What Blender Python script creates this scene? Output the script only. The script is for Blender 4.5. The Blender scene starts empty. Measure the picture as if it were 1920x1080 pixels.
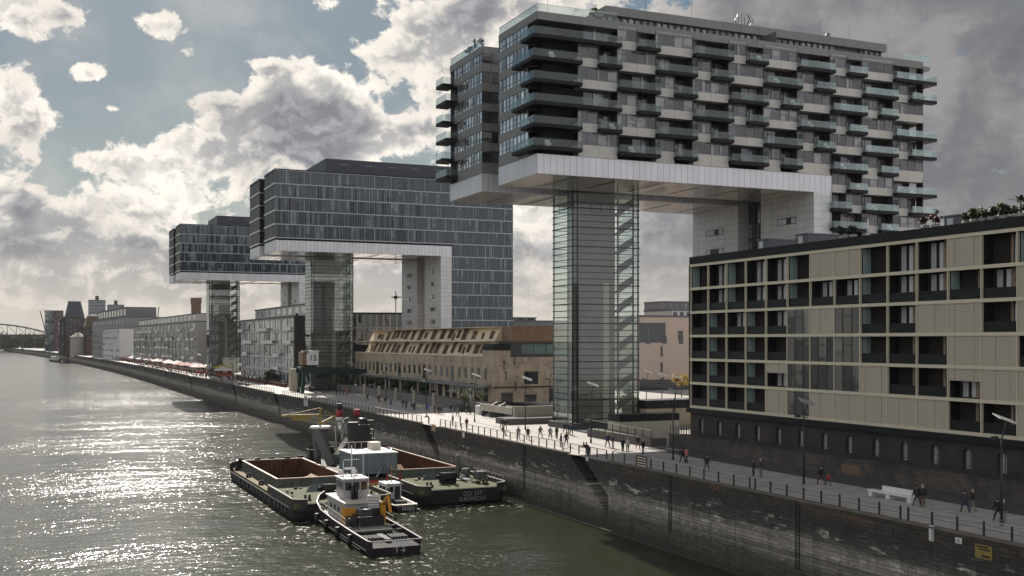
import bpy, bmesh, math, random
from math import radians as R, sin, cos, pi, atan, tan, sqrt, floor
from mathutils import Vector, Matrix
random.seed(11)
S = bpy.context.scene
COL = S.collection
CAM = Vector((-60.0, 0.0, 13.5)); YAW = R(23.9); F = 2085.0
WATER = -7.4

# ------------------------------------------------------------------ helpers
class MB:
    """collects faces, then links them as ONE mesh object"""
    def __init__(s): s.v = []; s.f = []; s.m = []; s.mi = 0; s.sm = []
    def mat(s, i): s.mi = i; return s
    def face(s, pts, smooth=False):
        b = len(s.v); s.v += [tuple(p) for p in pts]; s.f.append(tuple(range(b, b+len(pts)))); s.m.append(s.mi); s.sm.append(smooth)
    def box(s, x0, x1, y0, y1, z0, z1):
        if x1 < x0: x0, x1 = x1, x0
        if y1 < y0: y0, y1 = y1, y0
        if z1 < z0: z0, z1 = z1, z0
        b = len(s.v)
        s.v += [(x0,y0,z0),(x1,y0,z0),(x1,y1,z0),(x0,y1,z0),(x0,y0,z1),(x1,y0,z1),(x1,y1,z1),(x0,y1,z1)]
        for q in ((0,3,2,1),(4,5,6,7),(0,1,5,4),(1,2,6,5),(2,3,7,6),(3,0,4,7)):
            s.f.append(tuple(b+i for i in q)); s.m.append(s.mi); s.sm.append(False)
        return s
    def obox(s, p, q, w, h):
        """a bar from p to q, w wide, h high"""
        p = Vector(p); q = Vector(q); d = (q-p).normalized()
        up = Vector((0,0,1)) if abs(d.z) < .95 else Vector((0,1,0))
        a = d.cross(up).normalized()*w/2; c = a.cross(d).normalized()*h/2
        b = len(s.v)
        for o in (p, q):
            for e in (-a-c, a-c, a+c, -a+c): s.v.append(tuple(o+e))
        for f in ((0,1,2,3),(7,6,5,4),(0,4,5,1),(1,5,6,2),(2,6,7,3),(3,7,4,0)):
            s.f.append(tuple(b+i for i in f)); s.m.append(s.mi); s.sm.append(False)
        return s
    def tube(s, p, q, r, r2=None, n=8, caps=True, smooth=True):
        p = Vector(p); q = Vector(q); r2 = r if r2 is None else r2; d = (q-p).normalized()
        up = Vector((0,0,1)) if abs(d.z) < .9 else Vector((1,0,0))
        a = d.cross(up).normalized(); c = a.cross(d)
        b = len(s.v)
        for k in range(n):
            t = 2*pi*k/n; e = a*cos(t)+c*sin(t); s.v.append(tuple(p+e*r)); s.v.append(tuple(q+e*r2))
        for k in range(n):
            j = (k+1) % n
            s.f.append((b+2*k, b+2*j, b+2*j+1, b+2*k+1)); s.m.append(s.mi); s.sm.append(smooth)
        if caps:
            s.f.append(tuple(b+2*k for k in reversed(range(n)))); s.m.append(s.mi); s.sm.append(False)
            s.f.append(tuple(b+2*k+1 for k in range(n))); s.m.append(s.mi); s.sm.append(False)
        return s
    def prism(s, poly, z0, z1):
        n = len(poly); b = len(s.v)
        s.v += [(x,y,z0) for x,y in poly] + [(x,y,z1) for x,y in poly]
        s.f.append(tuple(b+i for i in reversed(range(n)))); s.f.append(tuple(b+n+i for i in range(n)))
        s.m += [s.mi]*2; s.sm += [False]*2
        for k in range(n):
            j = (k+1) % n; s.f.append((b+k,b+j,b+n+j,b+n+k)); s.m.append(s.mi); s.sm.append(False)
        return s
    def loft(s, rings, cap=True, smooth=False):
        b = len(s.v); n = len(rings[0])
        for r in rings: s.v += [tuple(p) for p in r]
        for i in range(len(rings)-1):
            for k in range(n):
                j = (k+1) % n
                s.f.append((b+i*n+k, b+i*n+j, b+(i+1)*n+j, b+(i+1)*n+k)); s.m.append(s.mi); s.sm.append(smooth)
        if cap:
            s.f.append(tuple(b+k for k in reversed(range(n)))); s.f.append(tuple(b+(len(rings)-1)*n+k for k in range(n)))
            s.m += [s.mi]*2; s.sm += [False]*2
        return s
    def ball(s, c, r, nu=10, nv=6, sx=1, sy=1, sz=1):
        rings = []
        for i in range(nv+1):
            t = -pi/2+pi*i/nv; t = max(-pi/2+.02, min(pi/2-.02, t))
            rings.append([(c[0]+r*sx*cos(t)*cos(2*pi*k/nu), c[1]+r*sy*cos(t)*sin(2*pi*k/nu), c[2]+r*sz*sin(t)) for k in range(nu)])
        return s.loft(rings, True, True)
    def leaves(s, c, r, n, size, sx=1, sy=1, sz=1, rnd=random, lumps=0):
        cl = []
        for i in range(lumps):
            t = rnd.uniform(0, 2*pi); u = rnd.uniform(-.8, 1); w = sqrt(max(0, 1-u*u)); k = rnd.uniform(.35, .8)
            cl.append((k*w*cos(t), k*w*sin(t), k*u, rnd.uniform(.25, .5)))
        for i in range(n):
            while True:
                x, y, z = rnd.uniform(-1,1), rnd.uniform(-1,1), rnd.uniform(-1,1)
                if cl:
                    q = cl[i % len(cl)]; d = x*x+y*y+z*z
                    if d > 1: continue
                    x, y, z = q[0]+x*q[3], q[1]+y*q[3], q[2]+z*q[3]; break
                if .3 < x*x+y*y+z*z < 1: break
            p = Vector((c[0]+x*r*sx, c[1]+y*r*sy, c[2]+z*r*sz))
            a = Vector((rnd.gauss(0,1), rnd.gauss(0,1), rnd.gauss(0,1))).normalized()
            b = a.orthogonal().normalized(); k = size*rnd.uniform(.6, 1.3)
            s.face([p-a*k, p+b*k*.6, p+a*k, p-b*k*.6])
    def build(s, name, mats, parent=None, label=None):
        me = bpy.data.meshes.new(name); me.from_pydata(s.v, [], s.f)
        if not isinstance(mats, (list, tuple)): mats = [mats]
        for m in mats: me.materials.append(m)
        me.polygons.foreach_set('material_index', s.m); me.polygons.foreach_set('use_smooth', s.sm)
        me.update()
        o = bpy.data.objects.new(name, me); COL.objects.link(o)
        if parent is not None: o.parent = parent
        if label: o['label'] = label
        return o

def thing(name, label, cat, loc=(0,0,0), rot=0, group=None):
    o = bpy.data.objects.new(name, None); COL.objects.link(o); o.empty_display_size = .1
    o.location = loc; o.rotation_euler = (0,0,rot); o['label'] = label; o['category'] = cat
    if group: o['group'] = group
    return o
def tag(o, label, cat, group=None, loc=None, rot=None):
    o['label'] = label; o['category'] = cat
    if group: o['group'] = group
    if loc is not None: o.location = loc
    if rot is not None: o.rotation_euler = (0,0,rot)
    return o
def struct(name, mb, m):
    o = mb.build(name, m); o['kind'] = 'structure'; return o
def copy_tree(o, parent=None):
    c = o.copy(); COL.objects.link(c); c.parent = parent
    for ch in [q for q in ALLKIDS(o)]: copy_tree(ch, c)
    return c
def ALLKIDS(o): return list(o.children)
def gpix(x, y, z=0.0):
    zz = F*(CAM.z-z)/(y-639); r = (x-960)/F*zz
    return (-60+zz*sin(YAW)+r*cos(YAW), zz*cos(YAW)-r*sin(YAW))
def on_y(x, Y):  return Y*tan(atan((x-960)/F)+YAW)-60
def on_x(x, X):  return (X+60)/tan(atan((x-960)/F)+YAW)
def text(body, size, mat, parent, name='lettering', loc=(0,0,0), rot=(pi/2,0,0), ext=.01, bold=0.0):
    cu = bpy.data.curves.new(name, 'FONT'); cu.body = body; cu.size = size; cu.extrude = ext; cu.align_x = 'CENTER'; cu.align_y = 'CENTER'; cu.offset = bold
    t = bpy.data.objects.new(name, cu); COL.objects.link(t)
    dg = bpy.context.evaluated_depsgraph_get(); me = bpy.data.meshes.new_from_object(t.evaluated_get(dg))
    bpy.data.objects.remove(t); o = bpy.data.objects.new(name, me); COL.objects.link(o)
    me.materials.clear(); me.materials.append(mat); o.location = loc; o.rotation_euler = rot
    if parent is not None: o.parent = parent
    return o

# ------------------------------------------------------------------ materials
class NT:
    def __init__(s, name):
        s.m = bpy.data.materials.new(name); s.m.use_nodes = True; s.t = s.m.node_tree; s.n = s.t.nodes
        s.b = s.n['Principled BSDF']; s.out = s.n['Material Output']
    def node(s, ty, **k):
        n = s.n.new(ty)
        for a, v in k.items(): setattr(n, a, v)
        return n
    def L(s, a, b): s.t.links.new(a, b)
    def val(s, x):
        return x
    def inp(s, sock, v):
        if isinstance(v, (int, float)): sock.default_value = v
        elif isinstance(v, (tuple, list)):
            sock.default_value = (tuple(v)+(1,))[:len(sock.default_value)]
        else: s.L(v, sock)
    def math(s, op, a, b=None, c=None, clamp=False):
        n = s.node('ShaderNodeMath', operation=op, use_clamp=clamp); s.inp(n.inputs[0], a)
        if b is not None: s.inp(n.inputs[1], b)
        if c is not None: s.inp(n.inputs[2], c)
        return n.outputs[0]
    def mix(s, fac, a, b, mode='MIX'):
        n = s.node('ShaderNodeMix', data_type='RGBA', blend_type=mode)
        s.inp(n.inputs['Factor'], fac); s.inp(n.inputs[6], a); s.inp(n.inputs[7], b); return n.outputs[2]
    def noise(s, vec, scale, detail=3, rough=.5, out=0, dist=0, lac=2.0):
        n = s.node('ShaderNodeTexNoise'); n.inputs['Scale'].default_value = scale; n.inputs['Detail'].default_value = detail
        n.inputs['Roughness'].default_value = rough; n.inputs['Distortion'].default_value = dist; n.inputs['Lacunarity'].default_value = lac
        if vec is not None: s.L(vec, n.inputs['Vector'])
        return n.outputs[out]
    def ramp(s, fac, stops):
        n = s.node('ShaderNodeValToRGB'); cr = n.color_ramp
        while len(cr.elements) < len(stops): cr.elements.new(.5)
        for e, (p, c) in zip(cr.elements, stops): e.position = p; e.color = (tuple(c)+(1,))[:4] if isinstance(c, (tuple, list)) else (c, c, c, 1)
        s.L(fac, n.inputs[0]); return n.outputs[0]
    def smooth(s, x, a, b):
        n = s.node('ShaderNodeMapRange', interpolation_type='SMOOTHSTEP'); s.L(x, n.inputs[0]); n.inputs[1].default_value = a; n.inputs[2].default_value = b
        return n.outputs[0]
    def coords(s, kind='Object'):
        if kind == 'Position': return s.node('ShaderNodeNewGeometry').outputs['Position']
        return s.node('ShaderNodeTexCoord').outputs[kind]
    def scale(s, vec, v):
        n = s.node('ShaderNodeVectorMath', operation='MULTIPLY'); s.L(vec, n.inputs[0]); n.inputs[1].default_value = v; return n.outputs[0]
    def sep(s, vec):
        n = s.node('ShaderNodeSeparateXYZ'); s.L(vec, n.inputs[0]); return n.outputs
    def comb(s, x, y, z):
        n = s.node('ShaderNodeCombineXYZ')
        for i, q in enumerate((x, y, z)): s.inp(n.inputs[i], q)
        return n.outputs[0]
    def bump(s, h, strength=.3, dist=.05):
        n = s.node('ShaderNodeBump'); n.inputs['Strength'].default_value = strength; n.inputs['Distance'].default_value = dist
        s.L(h, n.inputs['Height']); s.L(n.outputs[0], s.b.inputs['Normal']); return n
    def wn(s, vec, out=0):
        n = s.node('ShaderNodeTexWhiteNoise', noise_dimensions='3D'); s.L(vec, n.inputs[0]); return n.outputs[out]
    def hside(s):
        """horizontal coordinate along an upright face, whichever way it looks (object space)"""
        p = s.sep(s.coords('Object')); nn = s.sep(s.coords('Normal'))
        k = s.math('GREATER_THAN', s.math('ABSOLUTE', nn[0]), .6)
        h = s.math('ADD', s.math('MULTIPLY', p[1], k), s.math('MULTIPLY', p[0], s.math('SUBTRACT', 1.0, k)))
        return h, p[2], p
    def set(s, color=None, rough=.6, metal=0.0, spec=None):
        if color is not None: s.inp(s.b.inputs['Base Color'], color)
        s.inp(s.b.inputs['Roughness'], rough); s.b.inputs['Metallic'].default_value = metal
        if spec is not None: s.b.inputs['Specular IOR Level'].default_value = spec
        return s.m

def plain(name, col, rough=.6, metal=0.0, var=.18, scale=1.5, bump=0.0, spec=None):
    t = NT(name); p = t.coords('Position'); n = t.noise(p, scale, 4, .6)
    c = t.mix(n, tuple(v*(1-var) for v in col), tuple(min(1, v*(1+var)) for v in col))
    if bump: t.bump(t.noise(p, scale*6, 3), bump, .04)
    return t.set(c, rough, metal, spec)

def panels(name, col, w, h, line=.03, rough=.4, metal=0.0, var=.1, dark=.35, off=0.0, zoff=0.0, dirt=.12, brushed=False):
    """sheet panels with open joints, w wide and h high"""
    t = NT(name); hc, z, p = t.hside()
    u = t.math('DIVIDE', t.math('ADD', hc, off), w); 
    ju = t.math('LESS_THAN', t.math('FRACT', u), line/w)
    cell = t.math('FLOOR', u)
    if h:
        v = t.math('DIVIDE', t.math('ADD', z, zoff), h); jv = t.math('LESS_THAN', t.math('FRACT', v), line/h)
        j = t.math('MAXIMUM', ju, jv); cv = t.math('FLOOR', v)
    else: j = ju; cv = 0.0
    rnd = t.wn(t.comb(cell, cv, .5))
    c = t.mix(rnd, tuple(v*(1-var) for v in col), tuple(min(1, v*(1+var)) for v in col))
    nz = t.noise(t.scale(t.coords('Object'), (1,1,.25)), .9, 4, .6)
    c = t.mix(t.math('MULTIPLY', nz, dirt*2), c, tuple(v*.45 for v in col))
    c = t.mix(j, c, tuple(v*dark for v in col))
    m = t.set(c, t.math('ADD', rough-.05, t.math('MULTIPLY', rnd, .1)), metal)
    return m

def brick(name, c1, c2, mortar, bw=.5, bh=.22, rough=.85, patch=None):
    t = NT(name); hc, z, p = t.hside(); v = t.comb(hc, z, 0.0)
    b = t.node('ShaderNodeTexBrick'); t.L(v, b.inputs['Vector']); b.inputs['Scale'].default_value = 1
    b.inputs['Brick Width'].default_value = bw; b.inputs['Row Height'].default_value = bh; b.inputs['Mortar Size'].default_value = .018
    b.inputs['Color1'].default_value = c1+(1,); b.inputs['Color2'].default_value = c2+(1,); b.inputs['Mortar'].default_value = mortar+(1,)
    nz = t.noise(t.coords('Object'), .35, 5, .65)
    c = t.mix(t.smooth(nz, .3, .7), b.outputs[0], tuple(q*.45 for q in c1), 'MIX') if patch is None else t.mix(t.smooth(nz, .42, .62), b.outputs[0], patch)
    t.bump(b.outputs[1], -.4, .03)
    return t.set(c, rough)

def glass_dark(name, base, pane=1.35, floor=3.42, zoff=0.0, var=(.0,.0,.0), warm=0.0, rough=.04, wob=.02, bright=None, bfrac=.12, spec=.9, blind=.0):
    """opaque tinted facade glass: dark rooms and now and then a pale blind behind each pane; mirror-like gloss"""
    t = NT(name); hc, z, p = t.hside()
    u = t.math('DIVIDE', hc, pane); v = t.math('DIVIDE', t.math('ADD', z, zoff), floor)
    cell = t.comb(t.math('FLOOR', u), t.math('FLOOR', v), 1.5); r = t.wn(cell); r2 = t.wn(t.comb(t.math('FLOOR', v), t.math('FLOOR', u), 7.5))
    c = t.mix(r, tuple(q*.35 for q in base), tuple(q*1.7 for q in base))
    fu = t.math('FRACT', u); fv = t.math('FRACT', v)
    # columns and curtains at the edge of some panes
    cur = t.math('MULTIPLY', t.math('GREATER_THAN', r2, 1-bfrac*2), t.math('LESS_THAN', fu, t.math('MULTIPLY', r, .6)))
    if bright is None: bright = tuple(min(1, q*5+.05) for q in base)
    c = t.mix(t.math('MULTIPLY', cur, .8), c, bright)
    bl = t.math('MULTIPLY', t.math('GREATER_THAN', r, 1-bfrac), t.math('GREATER_THAN', fv, t.math('MULTIPLY', r2, .8)))
    c = t.mix(t.math('MULTIPLY', bl, .7), c, bright)
    nz = t.noise(t.scale(t.coords('Object'), (.25,.25,.8)), 1.2, 3, .6)
    c = t.mix(t.smooth(nz, .45, .75), c, tuple(q*.5 for q in base))
    bn = t.bump(t.noise(t.coords('Object'), .55, 2, .5), wob, 1.0)
    wv_ = t.node('ShaderNodeVectorMath', operation='MULTIPLY_ADD'); t.L(t.wn(cell, 1), wv_.inputs[0]); wv_.inputs[1].default_value = (.09,.09,.09)
    gn = t.node('ShaderNodeNewGeometry'); sb_ = t.node('ShaderNodeVectorMath', operation='SUBTRACT'); t.L(gn.outputs['Normal'], sb_.inputs[0]); sb_.inputs[1].default_value = (.045,.045,.045)
    t.L(sb_.outputs[0], wv_.inputs[2]); nn_ = t.node('ShaderNodeVectorMath', operation='NORMALIZE'); t.L(wv_.outputs[0], nn_.inputs[0]); t.L(nn_.outputs[0], bn.inputs['Normal'])
    return t.set(c, rough, 0, spec)

def clear_glass(name, tint=(.8,.9,.88), refl=.12, rough=.02, power=1.0):
    t = NT(name); t.n.remove(t.b)
    tr = t.node('ShaderNodeBsdfTransparent'); tr.inputs[0].default_value = tint+(1,)
    gl = t.node('ShaderNodeBsdfGlossy'); gl.inputs['Roughness'].default_value = rough; gl.inputs[0].default_value = (.9,.95,.95,1)
    fr = t.node('ShaderNodeFresnel'); fr.inputs[0].default_value = 1.5
    k = t.math('ADD', t.math('MULTIPLY', fr.outputs[0], power), refl, clamp=True)
    mx = t.node('ShaderNodeMixShader'); t.L(k, mx.inputs[0]); t.L(tr.outputs[0], mx.inputs[1]); t.L(gl.outputs[0], mx.inputs[2]); t.L(mx.outputs[0], t.out.inputs[0])
    return t.m

def foliage(name, a, b):
    t = NT(name); n = t.noise(t.coords('Position'), 1.7, 3); c = t.mix(t.smooth(n, .35, .65), a, b)
    t.set(c, .6); t.b.inputs['Subsurface Weight'].default_value = 0
    tr = t.node('ShaderNodeBsdfTranslucent'); t.L(c, tr.inputs[0]); mx = t.node('ShaderNodeMixShader'); mx.inputs[0].default_value = .3
    t.L(t.b.outputs[0], mx.inputs[1]); t.L(tr.outputs[0], mx.inputs[2]); t.L(mx.outputs[0], t.out.inputs[0]); return t.m

M = {}
M['white_panel'] = panels('white_panel', (.70,.70,.735), 1.0, 0, .05, .38, .35, .07, .3)
M['white_panel_grid'] = panels('white_panel_grid', (.66,.66,.67), 2.1, 1.15, .045, .45, .2, .08, .35)
M['soffit'] = panels('soffit', (.46,.42,.36), 1.2, 0, .03, .16, .5, .06, .6)
M['stone_band'] = panels('stone_band', (.58,.56,.525), 3.125, 0, .05, .6, 0, .06, .4)
M['grey_band'] = panels('grey_band', (.215,.215,.21), 3.3, 0, .05, .5, .1, .08, .4)
M['charcoal'] = plain('charcoal', (.013,.013,.015), .6, var=.2, spec=.25)
M['dark_wall'] = plain('dark_wall', (.05,.05,.055), .5)
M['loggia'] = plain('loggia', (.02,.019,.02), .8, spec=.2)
M['apt_glass'] = glass_dark('apt_glass', (.075,.072,.085), 1.56, 3.02, 0, wob=.012, bright=(.34,.33,.34), bfrac=.16)
M['office_glass'] = glass_dark('office_glass', (.026,.038,.054), .68, 3.42, -39.6, wob=.03, bright=(.22,.27,.28), bfrac=.09, spec=.75)
M['tip_glass'] = glass_dark('tip_glass', (.02,.021,.024), 1.4, 3.42, -39.6, wob=.02, bright=(.06,.06,.06), bfrac=.05, spec=.15, rough=.25)
M['bal_glass'] = clear_glass('bal_glass', (.80,.845,.84), .02, power=.5)
M['tower_glass'] = clear_glass('tower_glass', (.965,.98,.965), .02, power=.55)
M['tower_glass_dim'] = clear_glass('tower_glass_dim', (.90,.925,.91), .05, power=.8)
M['frame_dark'] = plain('frame_dark', (.03,.03,.032), .4, .3)
M['frame_grey'] = plain('frame_grey', (.17,.175,.185), .4, .4)
M['fin'] = plain('fin', (.20,.235,.27), .35, .5)
M['floor_line'] = plain('floor_line', (.36,.40,.44), .4, .3)
M['concrete'] = plain('concrete', (.25,.245,.22), .8, var=.2, scale=.6)
M['stair_concrete'] = plain('stair_concrete', (.17,.17,.165), .8)
M['white'] = plain('white', (.72,.71,.69), .45, var=.08)
M['cream'] = plain('cream', (.62,.57,.48), .5, var=.08)
M['black'] = plain('black', (.014,.014,.016), .45)
M['steel'] = plain('steel', (.55,.54,.52), .28, .8, var=.1)
M['steel_dark'] = plain('steel_dark', (.05,.05,.052), .4, .5)
M['roof_grey'] = plain('roof_grey', (.12,.12,.13), .8)
M['leaf'] = foliage('leaf', (.03,.05,.018), (.09,.12,.035))
M['leaf_dark'] = foliage('leaf_dark', (.018,.03,.014), (.045,.065,.022))
M['leaf_olive'] = foliage('leaf_olive', (.07,.085,.05), (.17,.18,.11))
M['leaf_yellow'] = foliage('leaf_yellow', (.35,.23,.03), (.55,.42,.07))
M['sky_glass'] = plain('sky_glass', (.45,.46,.48), .05, 0, spec=1.0, var=.25)  # pale base colour stands in for bright sky reflected in the panes
M['bark'] = plain('bark', (.09,.07,.05), .9)

# ------------------------------------------------------------------ crane house (shared by three buildings)
LEN, DEP = 68.7, 33.5
W1, G0, G1 = 13.3, 13.3, 19.7
SOF = 36.3; BAND = 39.0
LX = 46.8; FX = 50.2          # the leg starts here; white frame strip
TX0, TX1, TY0, TY1 = 12.6, 24.3, 14.2, 20.9

def crane_base(t, top, ground_wall, wallname_mat, connector_glass):
    """white arm underside and frame, dark core, connector, legs' white faces"""
    for (y0, y1, nm) in ((0, W1, 'arm_fascia'), (G1, DEP, 'arm_fascia')):
        m = MB(); m.box(0, FX if y0 == 0 else LEN, y0, y1, SOF, BAND)
        m.build(nm, M['white_panel'], t)
        m = MB(); m.box(.25, LX-.01, y0+.25, y1-.25, SOF-.03, SOF+.02)
        m.mat(1)
        for k in range(6):
            xx = 6+7.2*k; m.box(xx, xx+.35, y0+2.5, y1-2.2, SOF-.05, SOF-.031)
        m.build('soffit', [M['soffit'], M['black']], t)
    # legs
    for (y0, y1) in ((0, W1), (G1, DEP)):
        m = MB(); m.box(LX, FX, y0, y1, 0, SOF-.002)
        m.build('white_leg_frame', M['white_panel_grid'], t)
        for k in range(9):
            z = 3.0+3.42*k + 1.6
            w = MB(); a, b = y0+4.3, y1-4.4
            w.box(LX-.03, LX+.1, a-.1, b+.1, z-.1, z+1.0); w.mat(1)
            for q in range(4):
                if q == 1 or (q == 2 and k % 2): continue
                ww = (b-a)/4; w.box(LX-.06, LX+.05, a+ww*q+.06, a+ww*(q+1)-.06, z, z+.9)
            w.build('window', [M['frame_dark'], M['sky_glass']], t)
    # core between the wings
    m = MB(); m.box(LX+1.5, LX+2.6, G0, G0+2.2, 0, SOF+.5); m.build('stair_wall', M['charcoal'], t)
    m = MB(); m.box(LX+2.2, LX+2.5, G0+2.2, G1, 0, SOF+.5); m.mat(1)
    for k in range(22): m.box(LX+2.1, LX+2.45, G0+2.2, G1, k*1.7, k*1.7+.14)
    m.box(LX+2.05, LX+2.4, G0+4.2, G0+4.34, 0, SOF+.4)
    m.build('connector_glazing', [connector_glass, M['frame_dark']], t)
    m = MB(); m.box(TX0+.6, LEN-2, G0+.02, G1-.02, SOF+1.2, top-.8); m.build('connector', M['charcoal'], t)

def crane_tower(t, glass, foot_dark=True, step=.98):
    g = MB(); X0, X1, Y0, Y1 = TX0, TX1, TY0, TY1
    g.box(X0, X1, Y0, Y0+.04, .9, SOF-.1); g.box(X0, X0+.04, Y0+.04, Y1, .9, SOF-.1)
    g.box(X1-.04, X1, Y0+.04, Y1, .9, SOF-.1); g.box(X0+.04, X1-.04, Y1-.04, Y1, .9, SOF-.1)
    g.build('glass_skin', glass, t)
    fr = MB(); z = 1.4; k = 0
    while z < SOF-1:
        h = .15 if k % 3 == 0 else .09; d = .12
        fr.box(X0-.07, X1+.07, Y0-d, Y0-.015, z, z+h); fr.box(X0-d, X0-.015, Y0-.05, Y1+.07, z, z+h)
        fr.box(X1+.015, X1+d, Y0-.05, Y1+.07, z, z+h); fr.box(X0-.07, X1+.07, Y1+.015, Y1+d, z, z+h)
        z += step; k += 1
    fr.build('transoms', M['frame_dark'], t)
    for (x, y) in ((X0+.12, Y0+.12), (X1-.12, Y0+.12), (X0+.12, Y1-.12), (X1-.12, Y1-.12), (X0+.9, Y0+.12), (X0+.12, Y0+1.6), (X1-1.0, Y0+.12)):
        p = MB(); p.tube((x, y, .5), (x, y, SOF), .13, n=6); p.build('corner_post', M['frame_dark'], t)
    c = MB(); c.box(X0+1.9, X0+8.3, Y0+1.6, Y1-1.2, 0, SOF); c.mat(1); c.box(X0+6.2, X0+7.2, Y0+1.5, Y0+1.59, 0, SOF*.62); c.build('lift_core', [M['concrete'], M['cream']], t)
    c = MB()
    for q_ in (1.9, 3.4): c.box(X0+1.2, X0+1.3, Y0+q_, Y0+q_+.1, 0, SOF)
    for q_ in (.5, .9, 1.5): c.box(X0+q_, X0+q_+.12, Y0+.9, Y0+1.0, 0, SOF)
    c.build('lift_shaft', M['frame_grey'], t)
    st = SOF/12
    for k in range(12):
        s_ = MB(); z = k*st
        for j in range(9):
            s_.box(X0+8.6+.26*j, X0+8.9+.26*j, Y0+.9, Y0+2.2, z+st*.5*j/9-.15, z+st*.5*(j+1)/9)
            pass
        s_.box(X0+7.9, X0+8.6, Y0+.9, Y0+3.8, z-.12, z+.02); s_.box(X0+10.9, X1-.25, Y0+.9, Y0+3.8, z+st*.5-.12, z+st*.5+.02)
        s_.face([(X0+8.4,Y0+.88,z),(X0+11,Y0+.88,z+st*.5),(X0+11,Y0+.88,z+st*.5+1.0),(X0+8.4,Y0+.88,z+1.0)])
        s_.build('stair_flight', M['stair_concrete'], t)
    for zz in (4.6, SOF-2.9):
        q = MB()
        for a in range(8):
            x = X0+a*(X1-X0)/7; q.box(x-.05, x+.05, Y0+.2, Y0+.3, zz, zz+1.2)
        for a in range(5):
            y = Y0+a*(Y1-Y0)/4; q.box(X0+.2, X0+.3, y-.05, y+.05, zz, zz+1.2)
        q.box(X0+.15, X1-.1, Y0+.15, Y0+.35, zz+1.2, zz+1.32); q.box(X0+.15, X1-.1, Y0+.15, Y0+.35, zz-.12, zz)
        q.box(X0+.15, X0+.35, Y0+.36, Y1-.1, zz+1.2, zz+1.32); q.box(X0+.15, X0+.35, Y0+.36, Y1-.1, zz-.12, zz)
        q.build('gallery_rail', M['frame_dark'], t)
    b = MB(); b.box(X0-.6, X1-3.5, Y0-.6, Y1+.6, 0, .9); b.box(X1-3.5, X1+.3, Y0-.2, Y1+.4, 0, .35); b.build('plinth', M['dark_wall'], t)


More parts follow.
